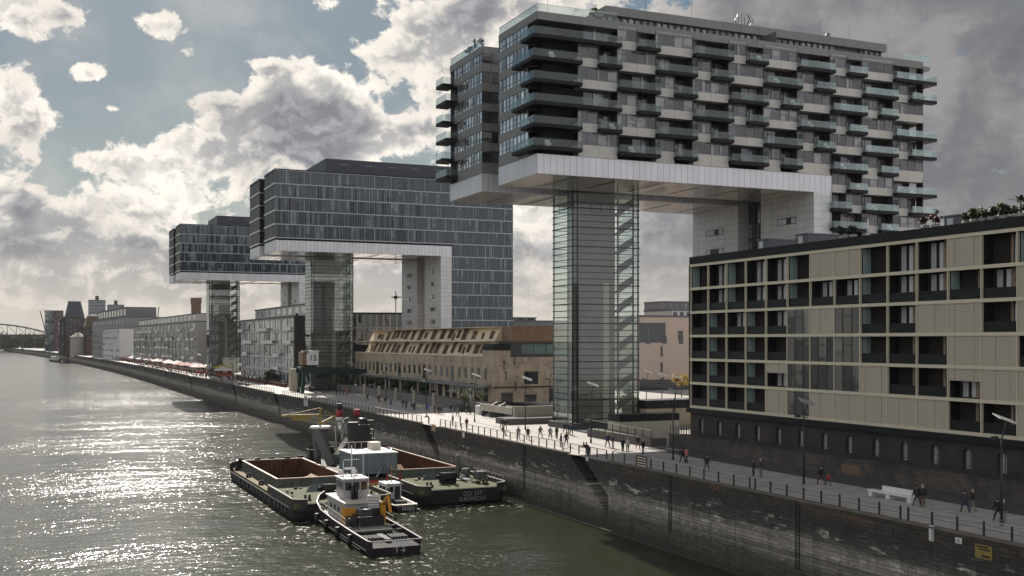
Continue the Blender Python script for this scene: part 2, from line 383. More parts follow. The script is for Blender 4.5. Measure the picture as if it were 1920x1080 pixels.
# ---- the apartment crane house
def apartment_house():
    t = thing('crane_shaped_apartment_building', 'nearest crane-shaped high-rise, grey-beige flats with staggered glass balconies over a glass lift tower', 'apartment building', (4.4, 136.9, 0))
    TOP = 58.3; H = 3.02; F0 = 39.95; U = LEN/22; D = 1.5
    FL = [F0+H*k for k in range(-12, 6)]; idx = lambda k: FL[k+12]
    crane_base(t, TOP, None, None, M['apt_glass'])
    crane_tower(t, M['tower_glass'])
    # inner bodies (set back behind the loggias)
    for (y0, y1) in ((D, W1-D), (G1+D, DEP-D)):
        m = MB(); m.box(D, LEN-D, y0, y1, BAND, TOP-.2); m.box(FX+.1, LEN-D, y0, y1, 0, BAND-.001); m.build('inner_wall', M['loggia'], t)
    # floor slabs
    for (y0, y1) in ((0, W1), (G1, DEP)):
        m = MB()
        for k in range(-12, 6):
            f = idx(k); x0 = .05 if k >= 0 else FX+.12
            a, b = y0+.06, y1-.06
            m.box(x0, LEN-.05, a, a+D-.07, f-.3, f-.02); m.box(x0, LEN-.05, b-D+.07, b, f-.3, f-.02)
            if k >= 0: m.box(x0, x0+D-.06, a+D-.06, b-D+.06, f-.3, f-.02)
            m.box(LEN-D+.01, LEN-.05, a+D-.06, b-D+.06, f-.3, f-.02)
        m.build('floor_slabs', M['charcoal'], t)
    pat = {0: ({(0,3)}, [(8,9),(14,15),(20,22)], [5,11,17]), 1: ({(0,1)}, [(6,7),(12,13),(18,19)], [3,9,15,21]), 2: ({(0,1)}, [(4,5),(10,11),(16,17)], [7,13,19])}
    rowtype = {5:0, 4:1, 3:2, 2:0, 1:1, 0:2, -1:0, -2:1, -3:2, -4:0, -5:1, -6:2}
    low_override = {-1: ([(20,22)], [17]), -2: ([(18,19)], [16,21]), -3: ([(16,17)], [19])}
    nb = 0
    def spandrel(mb, x0, x1, y0, y1, f, lo, hi): mb.box(x0, x1, y0, y1, f+lo, f+hi)
    for k in range(-10, 6):
        f = idx(k); umin = 0 if k >= 0 else 16
        corner, wide, narrow = pat[rowtype.get(k, 0)]
        if k in low_override: wide, narrow = low_override[k]
        bal = []
        if k >= 0:
            for c in corner: bal.append(('corner', c[0], c[1]))
        bal += [('wide', a, b) for a, b in wide] + [('narrow', a, a) for a in narrow]
        bal = [b for b in bal if b[1] >= umin and b[1] <= 21]
        taken = set()
        for b in bal: taken |= set(range(b[1], min(b[2], 21)+1))
        # wall runs between the balconies
        u = umin
        while u < 22:
            if u in taken: u += 1; continue
            v = u
            while v < 22 and v not in taken: v += 1
            xa = u*U+(.0 if u else 0); xb = v*U
            if u == umin and k < 0: xa = FX+.12
            lo = -1.0 if k == 0 else -.47
            band = MB(); band.box(xa+.02, xb-.02, 0, D-.05, f+lo, f+.72); band.build('spandrel_panel', M['stone_band'], t)
            if k >= -5:
                w = MB(); w.box(xa+.08, xb-.08, .10, .22, f+.72, f+2.57); w.mat(1)
                w.box(xa+.02, xb-.02, .02, .12, f+.72, f+.80); w.box(xa+.02, xb-.02, .02, .12, f+2.50, f+2.57)
                n = (v-u)*2
                for q in range(n+1):
                    xx = xa+(xb-xa)*q/n; ww = .07 if q % 2 else .045
                    w.box(max(xa+.02, xx-ww), min(xb-.02, xx+ww), .03, .13, f+.80, f+2.50)
                for q in range(n):
                    if (q+u+k) % 3 == 0: w.box(xa+(xb-xa)*q/n+.05, xa+(xb-xa)*(q+1)/n-.05, .04, .14, f+1.22, f+1.28)
                w.mat(2); w.box(xa+.02, xb-.02, -.03, .08, f+2.57, f+2.66)
                w.build('window', [M['apt_glass'], M['frame_grey'], M['stone_band']], t)
            u = v
        # the balconies
        for kind, a, b in bal:
            if k < -4: continue
            xa = a*U; xb = (min(b, 21)+1)*U
            o = MB(); P = 1.05
            if kind == 'corner':
                ext = 3.2 if k % 2 else 6.2
                o.prism([(-P, -P), (xb+.2, -P), (xb+.2, .1), (.1, .1), (.1, ext), (-P, ext)], f-.48, f)
            elif b >= 22: o.box(xa-.1, LEN+1.9, -P, .1, f-.48, f); o.box(LEN+.05, LEN+1.9, .1, 3.4, f-.48, f)
            elif a == 21: o.box(xa-.1, LEN+1.9, -P, .1, f-.48, f)
            else: o.box(xa-.12, xb+.25, -P, .1, f-.48, f)
            o.mat(1)
            # loggia side wall and sliding doors at the back of the loggia
            nx = max(2, int((xb-xa)/1.4)); hide = (a*7+k*5) % 3
            lim0 = xa+.25; 
            for q in range(nx):
                if kind != 'narrow' and ((q < nx//2) == (hide == 1)) and kind != 'corner': continue
                if kind == 'corner' and q < nx*.55 and xb > 7: continue
                if kind == 'corner' and xb < 7: continue
                o.box(lim0+(xb-xa-.5)*q/nx+.05, lim0+(xb-xa-.5)*(q+1)/nx-.05, D-.12, D-.02, f+.06, f+2.4)
            o.mat(2)
            if kind != 'corner': o.box(xa-.0, xa+.1, 0, D-.06, f+.01, f+2.7); o.box(xb-.1, xb, 0, D-.06, f+.01, f+2.7)
            bo = o.build('balcony', [M['charcoal'], M['apt_glass'], M['dark_wall']], t)
            r = MB(); z0, z1 = f+.02, f+1.02
            if kind == 'corner':
                r.box(-P, xb+.2, -P, -P+.03, z0, z1); r.box(-P, -P+.03, -P+.04, ext, z0, z1); r.box(xb+.17, xb+.2, -P+.04, -.05, z0, z1); r.box(-P+.04, -.02, ext-.03, ext, z0, z1)
            elif b >= 22 or a == 21:
                r.box(xa-.1, LEN+1.9, -P, -P+.03, z0, z1); r.box(LEN+1.87, LEN+1.9, -P+.04, 0 if a == 21 else 3.4, z0, z1); r.box(xa-.1, xa-.07, -P+.04, -.02, z0, z1)
            else:
                r.box(xa-.12, xb+.25, -P, -P+.03, z0, z1); r.box(xa-.12, xa-.09, -P+.04, -.02, z0, z1)
                r.box(xb+.22, xb+.25, -P+.04, .5, z0, z1+.9 if kind == 'wide' else z1)
            r.build('glass_railing', M['bal_glass'], bo)
            if (a*5+k*3) % 3 == 0:
                fz = MB(); px0 = xb-.7 if kind != 'corner' else xb-1.5
                fz.leaves((0, 0, .6), .5, 90, .13, lumps=4); fz.tube((0,0,0), (0,0,.35), .2, .25, 8)
                tag(fz.build('balcony_plant', M['leaf_dark']), 'small dark leafy plant on a balcony of the nearest high-rise', 'plant', 'plants on the balconies of the nearest high-rise', loc=(4.4+px0, 136.9-.55, f+.01))
            if (a*3+k*7) % 4 == 0:
                fz = MB(); cx = xa+1+((a+k) % 3)*.6
                fz.box(0, .7, -.3, .3, 0, .45); fz.box(0, .7, .2, .3, .45, .9)
                tag(fz.build('outdoor_chair', M['white']), 'pale outdoor seat on a balcony of the nearest high-rise', 'chair', 'seats on the balconies of the nearest high-rise', loc=(4.4+cx, 136.9-.6, f+.01))
    band = MB(); band.box(FX+.12, LEN-.02, 0, D-.05, 0, idx(-10)-.5); band.build('base_wall', M['stone_band'], t)
    # river-end and back faces
    for (y0, y1) in ((0, W1), (G1, DEP)):
        g = MB()
        for k in range(0, 6):
            f = idx(k); lo = -1.0 if k == 0 else -.47
            a = y0+(3.2 if (k % 2 and y0 == 0) else (3.0 if y0 == 0 else .02)); b = y1-.02
            if y0: b = y1-(1.8 if k % 2 else 3.4)
            g = MB(); g.box(0, D-.05, a, b, f+lo, f+.72); g.build('spandrel_panel', M['grey_band'], t); g = MB()
            w = MB(); w.box(.10, .22, a+.06, b-.06, f+.72, f+2.57); w.mat(1)
            n = max(4, int((b-a)/1.15))
            for q in range(n+1):
                yy = a+(b-a)*q/n; ww = .11 if q % 3 == 0 else .05
                w.box(.03, .13, max(a, yy-ww), min(b, yy+ww), f+.72, f+2.57)
            w.box(.04, .14, a, b, f+1.25, f+1.31)
            w.build('window', [M['end_glass'], M['frame_grey']], t)
            if y0:
                # balcony at the far river corner
                ext = 3.6 if k % 2 == 0 else 2.0
                o = MB(); o.box(-2.0, .1, y1-ext, y1+1.2, f-.5, f)
                bo = o.build('balcony', M['charcoal'], t)
                r = MB(); z0, z1 = f+.02, f+1.05; r.box(-2.0, -1.97, y1-ext, y1+1.2, z0, z1); r.box(-1.96, 0, y1-ext, y1-ext+.03, z0, z1)
                r.build('glass_railing', M['bal_glass'], bo)
                # windows looking over the gap
                g = MB(); g.box(D, 12.6, y0, y0+.1, f+lo, f+.72); g.build('spandrel_panel', M['grey_band'], t); g = MB()
                w = MB(); w.box(.1, 12.6, y0+.05, y0+.12, f+.72, f+2.57); w.mat(1)
                for q in range(8): w.box(.02+1.7*q, .1+1.7*q, y0+.0, y0+.1, f+.72, f+2.57)
                w.build('window', [M['apt_glass'], M['frame_dark']], t)
            else:
                g.box(D, 12, y1-.1, y1, f+lo, f+2.6); g.build('gap_wall', M['grey_band'], t)
        m = MB(); m.box(0, LEN+.0, y0, y1, TOP-1.0, TOP-.02); m.box(.0, LEN, y0, y0+.25, TOP-.02, TOP+.1)
        m.box(0, .25, y0+.25, y1, TOP-.02, TOP+.1)
        m.box(LEN, LEN+2.0, y0+.6, y1-1, TOP-1.0, TOP-.4)
        m.build('roof_parapet', M['grey_band'], t)
        m = MB(); y = y1 if not y0 else y1
        m.box(.1 if y1 > 20 else .1, LEN, y1-.08, y1-.02, BAND, TOP-1.0); m.box(FX+.1, LEN, y1-.08, y1-.02, 0, BAND); m.box(LEN-.3, LEN-.2, y0+3.4, y1, 0, TOP-1)
        m.build('rear_wall', M['grey_band'], t)
    # end balconies on the inland side of the near wing
    for k in range(-4, 6):
        if rowtype[k] == 2:
            f = idx(k); o = MB(); o.box(LEN+.02, LEN+1.0, 1.2, 5, f-.5, f); bo = o.build('balcony', M['charcoal'], t)
            r = MB(); r.box(LEN+.97, LEN+1, 1.2, 5, f+.02, f+1.02); r.box(LEN+.02, LEN+.96, 1.2, 1.23, f+.02, f+1.02); r.build('glass_railing', M['bal_glass'], bo)
    # penthouse
    m = MB(); m.box(12.8, 64.8, 4.0, W1+4, 60.55, 61.8); m.box(13.2, 64.4, 5.2, W1+3.5, TOP-.2, 60.55); p = m.build('penthouse', M['grey_band'], t)
    w = MB(); w.box(13.3, 39.5, 4.6, 4.8, TOP+.1, 60.54); w.box(42, 54.5, 4.6, 4.8, TOP+.1, 60.54); w.box(60, 64.2, 4.6, 4.8, TOP+.1, 60.54); w.mat(1)
    x = 13.2
    while x < 64.2:
        if not (39.5 < x < 42 or 54.5 < x < 60): w.box(x, x+.28, 4.45, 4.7, TOP+.1, 60.54)
        x += 1.15
    w.mat(2); w.box(13.12, 13.3, 4.9, 14, TOP+.1, 60.5)
    w.build('window_band', [M['pent_glass'], M['frame_dark'], M['pent_glass']], p)
    m = MB(); m.box(40.2, 40.25, .6, 4.6, TOP, TOP+2.0); m.box(40, 53, 6, 10, 61.8, 62.3); m.box(54, 60, 6, 11, 61.8, 62.5); m.tube((55, 7, 62.4), (55.4, 7, 63.2), .35, n=8)
    m.build('roof_plant', M['frame_grey'], t)
    m = MB()
    for a in range(8):
        an = a*pi/4; m.obox((39.5+.3*cos(an), 8+.3*sin(an), 61.8), (39.5+1.6*cos(an), 8+1.6*sin(an), 63.6), .07, .07); m.obox((39.5+1.6*cos(an), 8+1.6*sin(an), 63.6), (39.5+1.0*cos(an), 8+1.0*sin(an), 64.6), .07, .07)
    m.build('roof_aerial', M['frame_dark'], t)
    for x in (4, 20, 28, 36, 52, 58, 66):
        m = MB(); m.tube((x, 5, TOP), (x, 5, 64.5), .025, n=4); m.build('lightning_rod', M['frame_grey'], t)
    for q_ in ((.1, 12.5, .12, .15), (.1, .13, .2, W1), (64.9, LEN+1.5, .12, .15), (.1, .13, G1, DEP)):
        m = MB(); m.box(*q_, TOP+.1, TOP+1.15); m.mat(1); m.box(q_[0]-.02, q_[1]+.02, q_[2]-.02, q_[3]+.02, TOP+1.15, TOP+1.2); m.build('terrace_railing', [M['bal_glass'], M['steel']], t)
    return t

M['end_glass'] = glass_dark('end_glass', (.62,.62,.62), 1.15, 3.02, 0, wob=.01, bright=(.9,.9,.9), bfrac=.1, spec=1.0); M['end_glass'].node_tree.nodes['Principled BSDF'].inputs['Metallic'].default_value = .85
M['pent_glass'] = glass_dark('pent_glass', (.12,.14,.15), 1.15, 3.02, 0, wob=.01, bright=(.4,.42,.42), bfrac=.3)
apt = apartment_house()
def roof_plant_pot(x, y, z, r, label, n=160, mat='leaf_dark', s=.22, pot=True, name='roof_shrub'):
    t = thing(name, label, 'shrub', (x, y, z))
    if pot:
        m = MB(); m.tube((0,0,0), (0,0,.5), .35, .42, 10); m.build('pot', M['concrete'], t)
    m = MB(); m.tube((0,0,.1), (0,0,.6+r*.5), .05, n=5); m.build('stem', M['bark'], t)
    m = MB(); m.leaves((0,0,.5+r), r, n, s, rnd=random, lumps=7); m.build('foliage', M[mat], t)
    return t
roof_plant_pot(4.4+10, 136.9+2, 58.32, 1.0, 'small dark shrub on the roof terrace beside the penthouse')
roof_plant_pot(4.4+1.2, 136.9+24, 58.32, 1.1, 'leafy shrub on the roof corner of the far wing of the flats')
roof_plant_pot(4.4+1.2, 136.9+28, 58.32, .8, 'lower bush behind the shrub on the far wing roof')

# ---- office crane houses
def office_house(loc, label):
    t = thing('crane_shaped_office_building', label, 'office building', loc)
    TOP = 56.7; H = 3.42; NB = 11; B = LEN/NB
    crane_base(t, TOP, None, None, M['pent_glass'])
    crane_tower(t, M['tower_glass_dim'])
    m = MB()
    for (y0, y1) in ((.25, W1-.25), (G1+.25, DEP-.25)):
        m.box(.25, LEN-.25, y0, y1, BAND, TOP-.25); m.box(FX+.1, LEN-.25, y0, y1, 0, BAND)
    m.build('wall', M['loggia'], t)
    rows = [(39.6+H*k, 0) for k in range(5)]+[(39.6-H*k, FX+.05) for k in range(1, 9)]
    tr = MB()
    for f, xs in rows:
        for b in range(NB):
            xa = max(xs, b*B); xb = (b+1)*B
            if xb-xa < .5: continue
            w = MB(); w.box(xa+.02, xb-.02, .02, .2, f+.12, f+H-.12); w.mat(1)
            n = max(2, round((xb-xa)/.68))
            for q in range(n):
                xx = xa+(xb-xa)*q/n
                if (q*5+b*3+int(f)) % 7 == 3: w.mat(2)
                w.box(xx, xx+.06, -.14, .02, f+.12, f+H-.12); w.mat(1)
            w.build('window', [M['office_glass'], M['fin'], M['fin_pale']], t)
        for (y0, y1) in ((0, W1), (G1, DEP)):
            tr.box(xs-.05 if xs else -.16, LEN+.1, y0-.16, y0+.1, f-.12, f+.12)
    tr.box(-.16, LEN+.1, -.16, .1, TOP-.12, TOP+.02)
    tr.build('floor_band', M['floor_line'], t)
    for f, xs in rows:
        if xs: continue
        for (y0, y1) in ((0, W1), (G1, DEP)):
            w = MB(); w.box(-.02, .2, y0+.1, y1-.1, f+.2, f+H-.06); w.mat(1)
            for q in range(9): yy = y0+.1+(y1-y0-.2)*q/8; w.box(-.08, 0, yy-.03, yy+.03, f+.2, f+H-.1)
            w.mat(2); w.box(-.2, .1, y0-.0, y1, f-.16, f+.24)
            w.build('river_end_window', [M['tip_glass'], M['frame_dark'], M['white']], t)
            if y0:
                w = MB(); w.box(.1, 12, y0-.02, y0+.2, f+.15, f+H-.1); w.build('river_end_window', M['tip_glass'], t)
    m = MB()
    for (y0, y1) in ((0, W1), (G1, DEP)):
        m.box(-.1, LEN, y0, y1, TOP-.2, TOP+.35)
    m.build('roof_edge', M['charcoal'], t)
    m = MB(); m.box(14, 66, 4, 26, TOP+.3, TOP+4.4)
    p = m.build('roof_penthouse', M['pent_wall'], t)
    m = MB()
    for q in range(7): m.box(18+q*6.6, 20+q*6.6, 3.9, 4.05, TOP+3.0, TOP+3.15)
    m.build('louvre', M['fin'], p)
    for x in (50, 53, 55.5):
        m = MB(); m.tube((x, 10, TOP+4.4), (x+.4, 10, TOP+6), .12, n=5); m.build('roof_vent', M['frame_dark'], t)
    return t
M['fin_pale'] = plain('fin_pale', (.42,.50,.50), .3, .3)
M['pent_wall'] = panels('pent_wall', (.05,.055,.075), 1.5, 0, .06, .5, .2, .1, .5)
LEN, LX, FX = 65.7, 44.5, 47.6
off = office_house((-.9, 280.9, 0), 'middle crane-shaped office high-rise with dark blue glass over a white arm')
off3 = copy_tree(off); off3.location = (-5.3, 427.5, 0)
off3['label'] = 'farthest and smallest crane-shaped office high-rise, left of the other two'

# ------------------------------------------------------------------ ground, quay, water
EDGE = [(0,-60),(0,650),(-2,800),(-13,1143),(-33,1633),(-70,2172),(-300,2900),(-2500,4200)]
m = MB(); P = EDGE+[(3900,6800),(3900,-60)]
m.face([(x,y,0) for x,y in P])
t_ = NT('ground'); pos = t_.coords('Position')
n1 = t_.noise(pos, .05, 4, .6); n2 = t_.noise(pos, 1.3, 4, .6)
c = t_.mix(n1, (.40,.375,.345), (.56,.52,.48)); c = t_.mix(t_.math('MULTIPLY', t_.smooth(n2, .45, .8), .35), c, (.2,.18,.17))
b = t_.node('ShaderNodeTexBrick'); t_.L(pos, b.inputs['Vector']); b.inputs['Scale'].default_value = 1; b.inputs['Brick Width'].default_value = 2.2; b.inputs['Row Height'].default_value = 1.1; b.inputs['Mortar Size'].default_value = .03
b.inputs['Color1'].default_value = (1,1,1,1); b.inputs['Color2'].default_value = (.80,.80,.80,1); b.inputs['Mortar'].default_value = (.38,.36,.34,1)
c = t_.mix(1.0, c, b.outputs[0], 'MULTIPLY'); ys = t_.sep(pos)
far = t_.smooth(ys[1], 900, 1300); c = t_.mix(far, c, (.09,.09,.07))
struct('ground', m, t_.set(c, .75))

# asphalt lane inland, in front of the plinth of the corner building
asph = plain('asphalt', (.07,.07,.07), .85, var=.25, scale=2)
m = MB(); m.face([(9.2,-60,.004),(15.7,-60,.004),(15.7,121,.004),(11.5,121,.004)]); struct('asphalt_lane', m, asph)

# quay wall with stair recesses
wt = NT('quay_wall'); pos = wt.coords('Position'); sp = wt.sep(pos)
vv = wt.comb(sp[1], sp[2], 0.0)
b = wt.node('ShaderNodeTexBrick'); wt.L(vv, b.inputs['Vector']); b.inputs['Scale'].default_value = 1; b.inputs['Brick Width'].default_value = .8; b.inputs['Row Height'].default_value = .32; b.inputs['Mortar Size'].default_value = .03
b.inputs['Color1'].default_value = (.75,.75,.75,1); b.inputs['Color2'].default_value = (1.2,1.2,1.2,1); b.inputs['Mortar'].default_value = (.45,.45,.45,1)
wob = wt.math('MULTIPLY', wt.math('SUBTRACT', wt.noise(wt.scale(vv, (.10,.5,1)), 1.0, 5, .65), .5), 1.7)
zz = wt.math('ADD', sp[2], wob)
zc = wt.ramp(wt.math('MULTIPLY', wt.math('ADD', zz, 7.6), .1282), [(0.0,(.035,.03,.022)),(.12,(.075,.065,.05)),(.27,(.10,.092,.076)),(.38,(.25,.23,.195)),(.54,(.32,.295,.25)),(.62,(.075,.07,.062)),(.78,(.035,.034,.032)),(.93,(.045,.042,.036)),(1.0,(.06,.05,.04))])
strat = wt.noise(wt.scale(vv, (.018,2.6,1)), 1.0, 5, .7); drip = wt.noise(wt.scale(vv, (1.6,.10,1)), 1.0, 4, .65)
zc = wt.mix(wt.math('MULTIPLY', wt.smooth(strat, .42, .66), .7), zc, (.05,.046,.04))
zc = wt.mix(wt.math('MULTIPLY', wt.smooth(drip, .48, .7), .5), zc, (.02,.02,.018))
# efflorescence on the bricks
cell = wt.comb(wt.math('FLOOR', wt.math('DIVIDE', sp[1], .8)), wt.math('FLOOR', wt.math('DIVIDE', sp[2], .32)), 3.5)
ef = wt.math('MULTIPLY', wt.math('GREATER_THAN', wt.wn(cell), .42), wt.smooth(wt.noise(wt.scale(vv, (.22,1.1,1)), 1.0, 6, .75), .52, .64))
ef = wt.math('MULTIPLY', ef, wt.math('MULTIPLY', wt.smooth(zz, -4.6, -3.4), wt.smooth(zz, -1.2, -2.2)))
zc = wt.mix(wt.math('MULTIPLY', ef, .8), zc, (.55,.53,.48))
rust = wt.math('MULTIPLY', wt.smooth(wt.noise(wt.scale(vv, (.3,.8,1)), 1.0, 4, .7), .5, .65), wt.smooth(sp[2], -1.3, -.2)); zc = wt.mix(wt.math('MULTIPLY', rust, .6), zc, (.16,.085,.04))
rub = wt.noise(pos, 5, 4, .6); zc = wt.mix(1.0, zc, b.outputs[0], 'MULTIPLY'); zc = wt.mix(rub, zc, wt.mix(1.0, zc, (1.5,1.5,1.5), 'MULTIPLY'))
wt.bump(wt.math('ADD', wt.math('MULTIPLY', b.outputs[1], -.5), rub), .5, .05)
M['quay'] = wt.set(zc, .85)
STAIRS = [(118.9,109.0),(172.2,163.4),(288.0,279),(348.6,340),(445,436),(519.7,510),(610,601)]
m = MB()
def wall_span(y0, y1, x0=0, x1=0): m.face([(x0,y0,WATER-2),(x0,y0,0),(x1,y1,0),(x1,y1,WATER-2)])
y = -60
for (a, bb) in sorted([(b_, a_) for a_, b_ in STAIRS]):
    wall_span(y, a)
    lo, hi = a, bb           # climbs from lo (water) to hi (top) along +y
    zb, h = -6.0, 2.4
    def zs(yy): return zb+(0-zb)*(yy-lo)/(hi-lo)
    m.face([(0,lo,WATER-2),(0,lo,zs(lo)),(0,hi,zs(hi)),(0,hi,WATER-2)])
    yk = lo+(hi-lo)*(1-h/6.0)
    m.face([(0,lo,zs(lo)+h),(0,lo,0),(0,yk,0)])
    # recess: back wall, steps, ceiling
    m.face([(1.5,lo,zs(lo)),(1.5,lo,zs(lo)+h),(1.5,yk,0),(1.5,hi,0)])
    m.face([(0,lo,zs(lo)+h),(0,yk,0),(1.5,yk,0),(1.5,lo,zs(lo)+h)]); m.face([(0,lo,zs(lo)),(0,lo,zs(lo)+h),(1.5,lo,zs(lo)+h),(1.5,lo,zs(lo))])
    ns = 22
    for k in range(ns):
        ya = lo+(hi-lo)*k/ns; yb = lo+(hi-lo)*(k+1)/ns; zk = zs(ya)+(hi-lo)*0
        m.face([(0,ya,zk+.27),(1.5,ya,zk+.27),(1.5,yb,zk+.27),(0,yb,zk+.27)]); m.face([(0,ya,zk),(1.5,ya,zk),(1.5,ya,zk+.27),(0,ya,zk+.27)]); m.face([(0,ya,zk),(0,ya,zk+.27),(0,yb,zk+.27),(0,yb,zk+.27)])
    y = hi
wall_span(y, 650)
for (p, q) in zip(EDGE[1:-1], EDGE[2:]): wall_span(p[1], q[1], p[0], q[0])
quay = m.build('quay_wall', M['quay']); quay['kind'] = 'structure'
m = MB(); prev = -60
for (a, bb) in sorted([(b_, a_) for a_, b_ in STAIRS]):
    m.box(-.12, .5, prev, a, 0.004, .16) if prev < a else None
    prev = bb+.3
m.box(-.12, .5, prev, 650, .004, .16)
struct('quay_coping', m, plain('coping', (.16,.14,.12), .85, var=.4, scale=1.2))
m = MB(); m.prism([(-1.3,-60),(0,-60),(0,650),(-1.3,650)], WATER-1, WATER+.22); m.mat(0)
struct('quay_footing', m, plain('footing', (.055,.048,.038), .85, var=.4, scale=.8))
for k, (px_, lb) in enumerate(((985,'iron ladder on the quay wall right of the barge lettering'), (1260,'iron ladder on the quay wall below the striped board'), (1500,'iron ladder on the shaded quay wall below the lamp'))):
    m = MB(); m.box(-.1,-.04,0,.06,-5.8,-.1); m.box(-.1,-.04,.44,.5,-5.8,-.1)
    for q in range(19): m.box(-.1,-.06,.06,.44,-5.6+.3*q,-5.56+.3*q)
    tag(m.build('wall_ladder', M['steel_dark']), lb, 'ladder', loc=(0, on_x(px_, 0), 0))
# timber and iron buttress piers where the wall panels meet
for k, (px_, dz) in enumerate(((1130, 0),)): pass

# water
wm = NT('river_water'); pos = wm.coords('Position')
def wv(sc, det, r, w): return wm.math('MULTIPLY', wm.noise(pos if isinstance(sc, (int,float)) else wm.scale(pos, sc), 1.0 if not isinstance(sc, (int,float)) else sc, det, r), w)
h = wm.math('ADD', wv((.09,.15,1), 2, .5, .42), wv((.46,.74,1), 3, .62, .225))
h = wm.math('ADD', h, wv((1.7,2.8,1), 2, .55, .070))
h = wm.math('ADD', h, wv((.022,.040,1), 3, .6, .8))
gust = wm.smooth(wm.noise(wm.scale(pos, (.012,.03,1)), 1.0, 4, .6), .36, .62)
bp = wm.bump(h, 1.0, 1.0); wm.L(wm.math('ADD', .5, wm.math('MULTIPLY', gust, .5)), bp.inputs['Strength'])
wm.b.inputs['IOR'].default_value = 1.33
fsum = None
for (fx, fy, fa, fb) in ((-26, 100, 7, 6), (-30.5, 124, 3, 14), (-8, 129, 9, 4), (-21, 118, 4, 12), (-31.8, 150, 1.6, 26), (-16, 126, 4, 5)):
    n_ = wm.node('ShaderNodeVectorMath', operation='MULTIPLY_ADD'); wm.L(pos, n_.inputs[0]); n_.inputs[1].default_value = (1/fa, 1/fb, 0); n_.inputs[2].default_value = (-fx/fa, -fy/fb, 0)
    dp = wm.node('ShaderNodeVectorMath', operation='DOT_PRODUCT'); wm.L(n_.outputs[0], dp.inputs[0]); wm.L(n_.outputs[0], dp.inputs[1]); g = wm.math('POWER', .4, dp.outputs['Value']); fsum = g if fsum is None else wm.math('MAXIMUM', fsum, g)
fn = wm.noise(wm.scale(pos, (1.3,1.0,1)), 1.0, 6, .72); foam = wm.math('MULTIPLY', wm.smooth(fn, .56, .66), fsum)
foamc = wm.mix(foam, (.030,.033,.019), (.42,.42,.39)); foamr = wm.math('ADD', .15, wm.math('MULTIPLY', foam, .6))
M['water'] = wm.set(foamc, foamr, 0, .38)
m = MB(); m.face([(-3400,-300,WATER),(200,-300,WATER),(200,6800,WATER),(-3400,6800,WATER)]); wo = m.build('water', M['water']); wo['kind'] = 'structure'

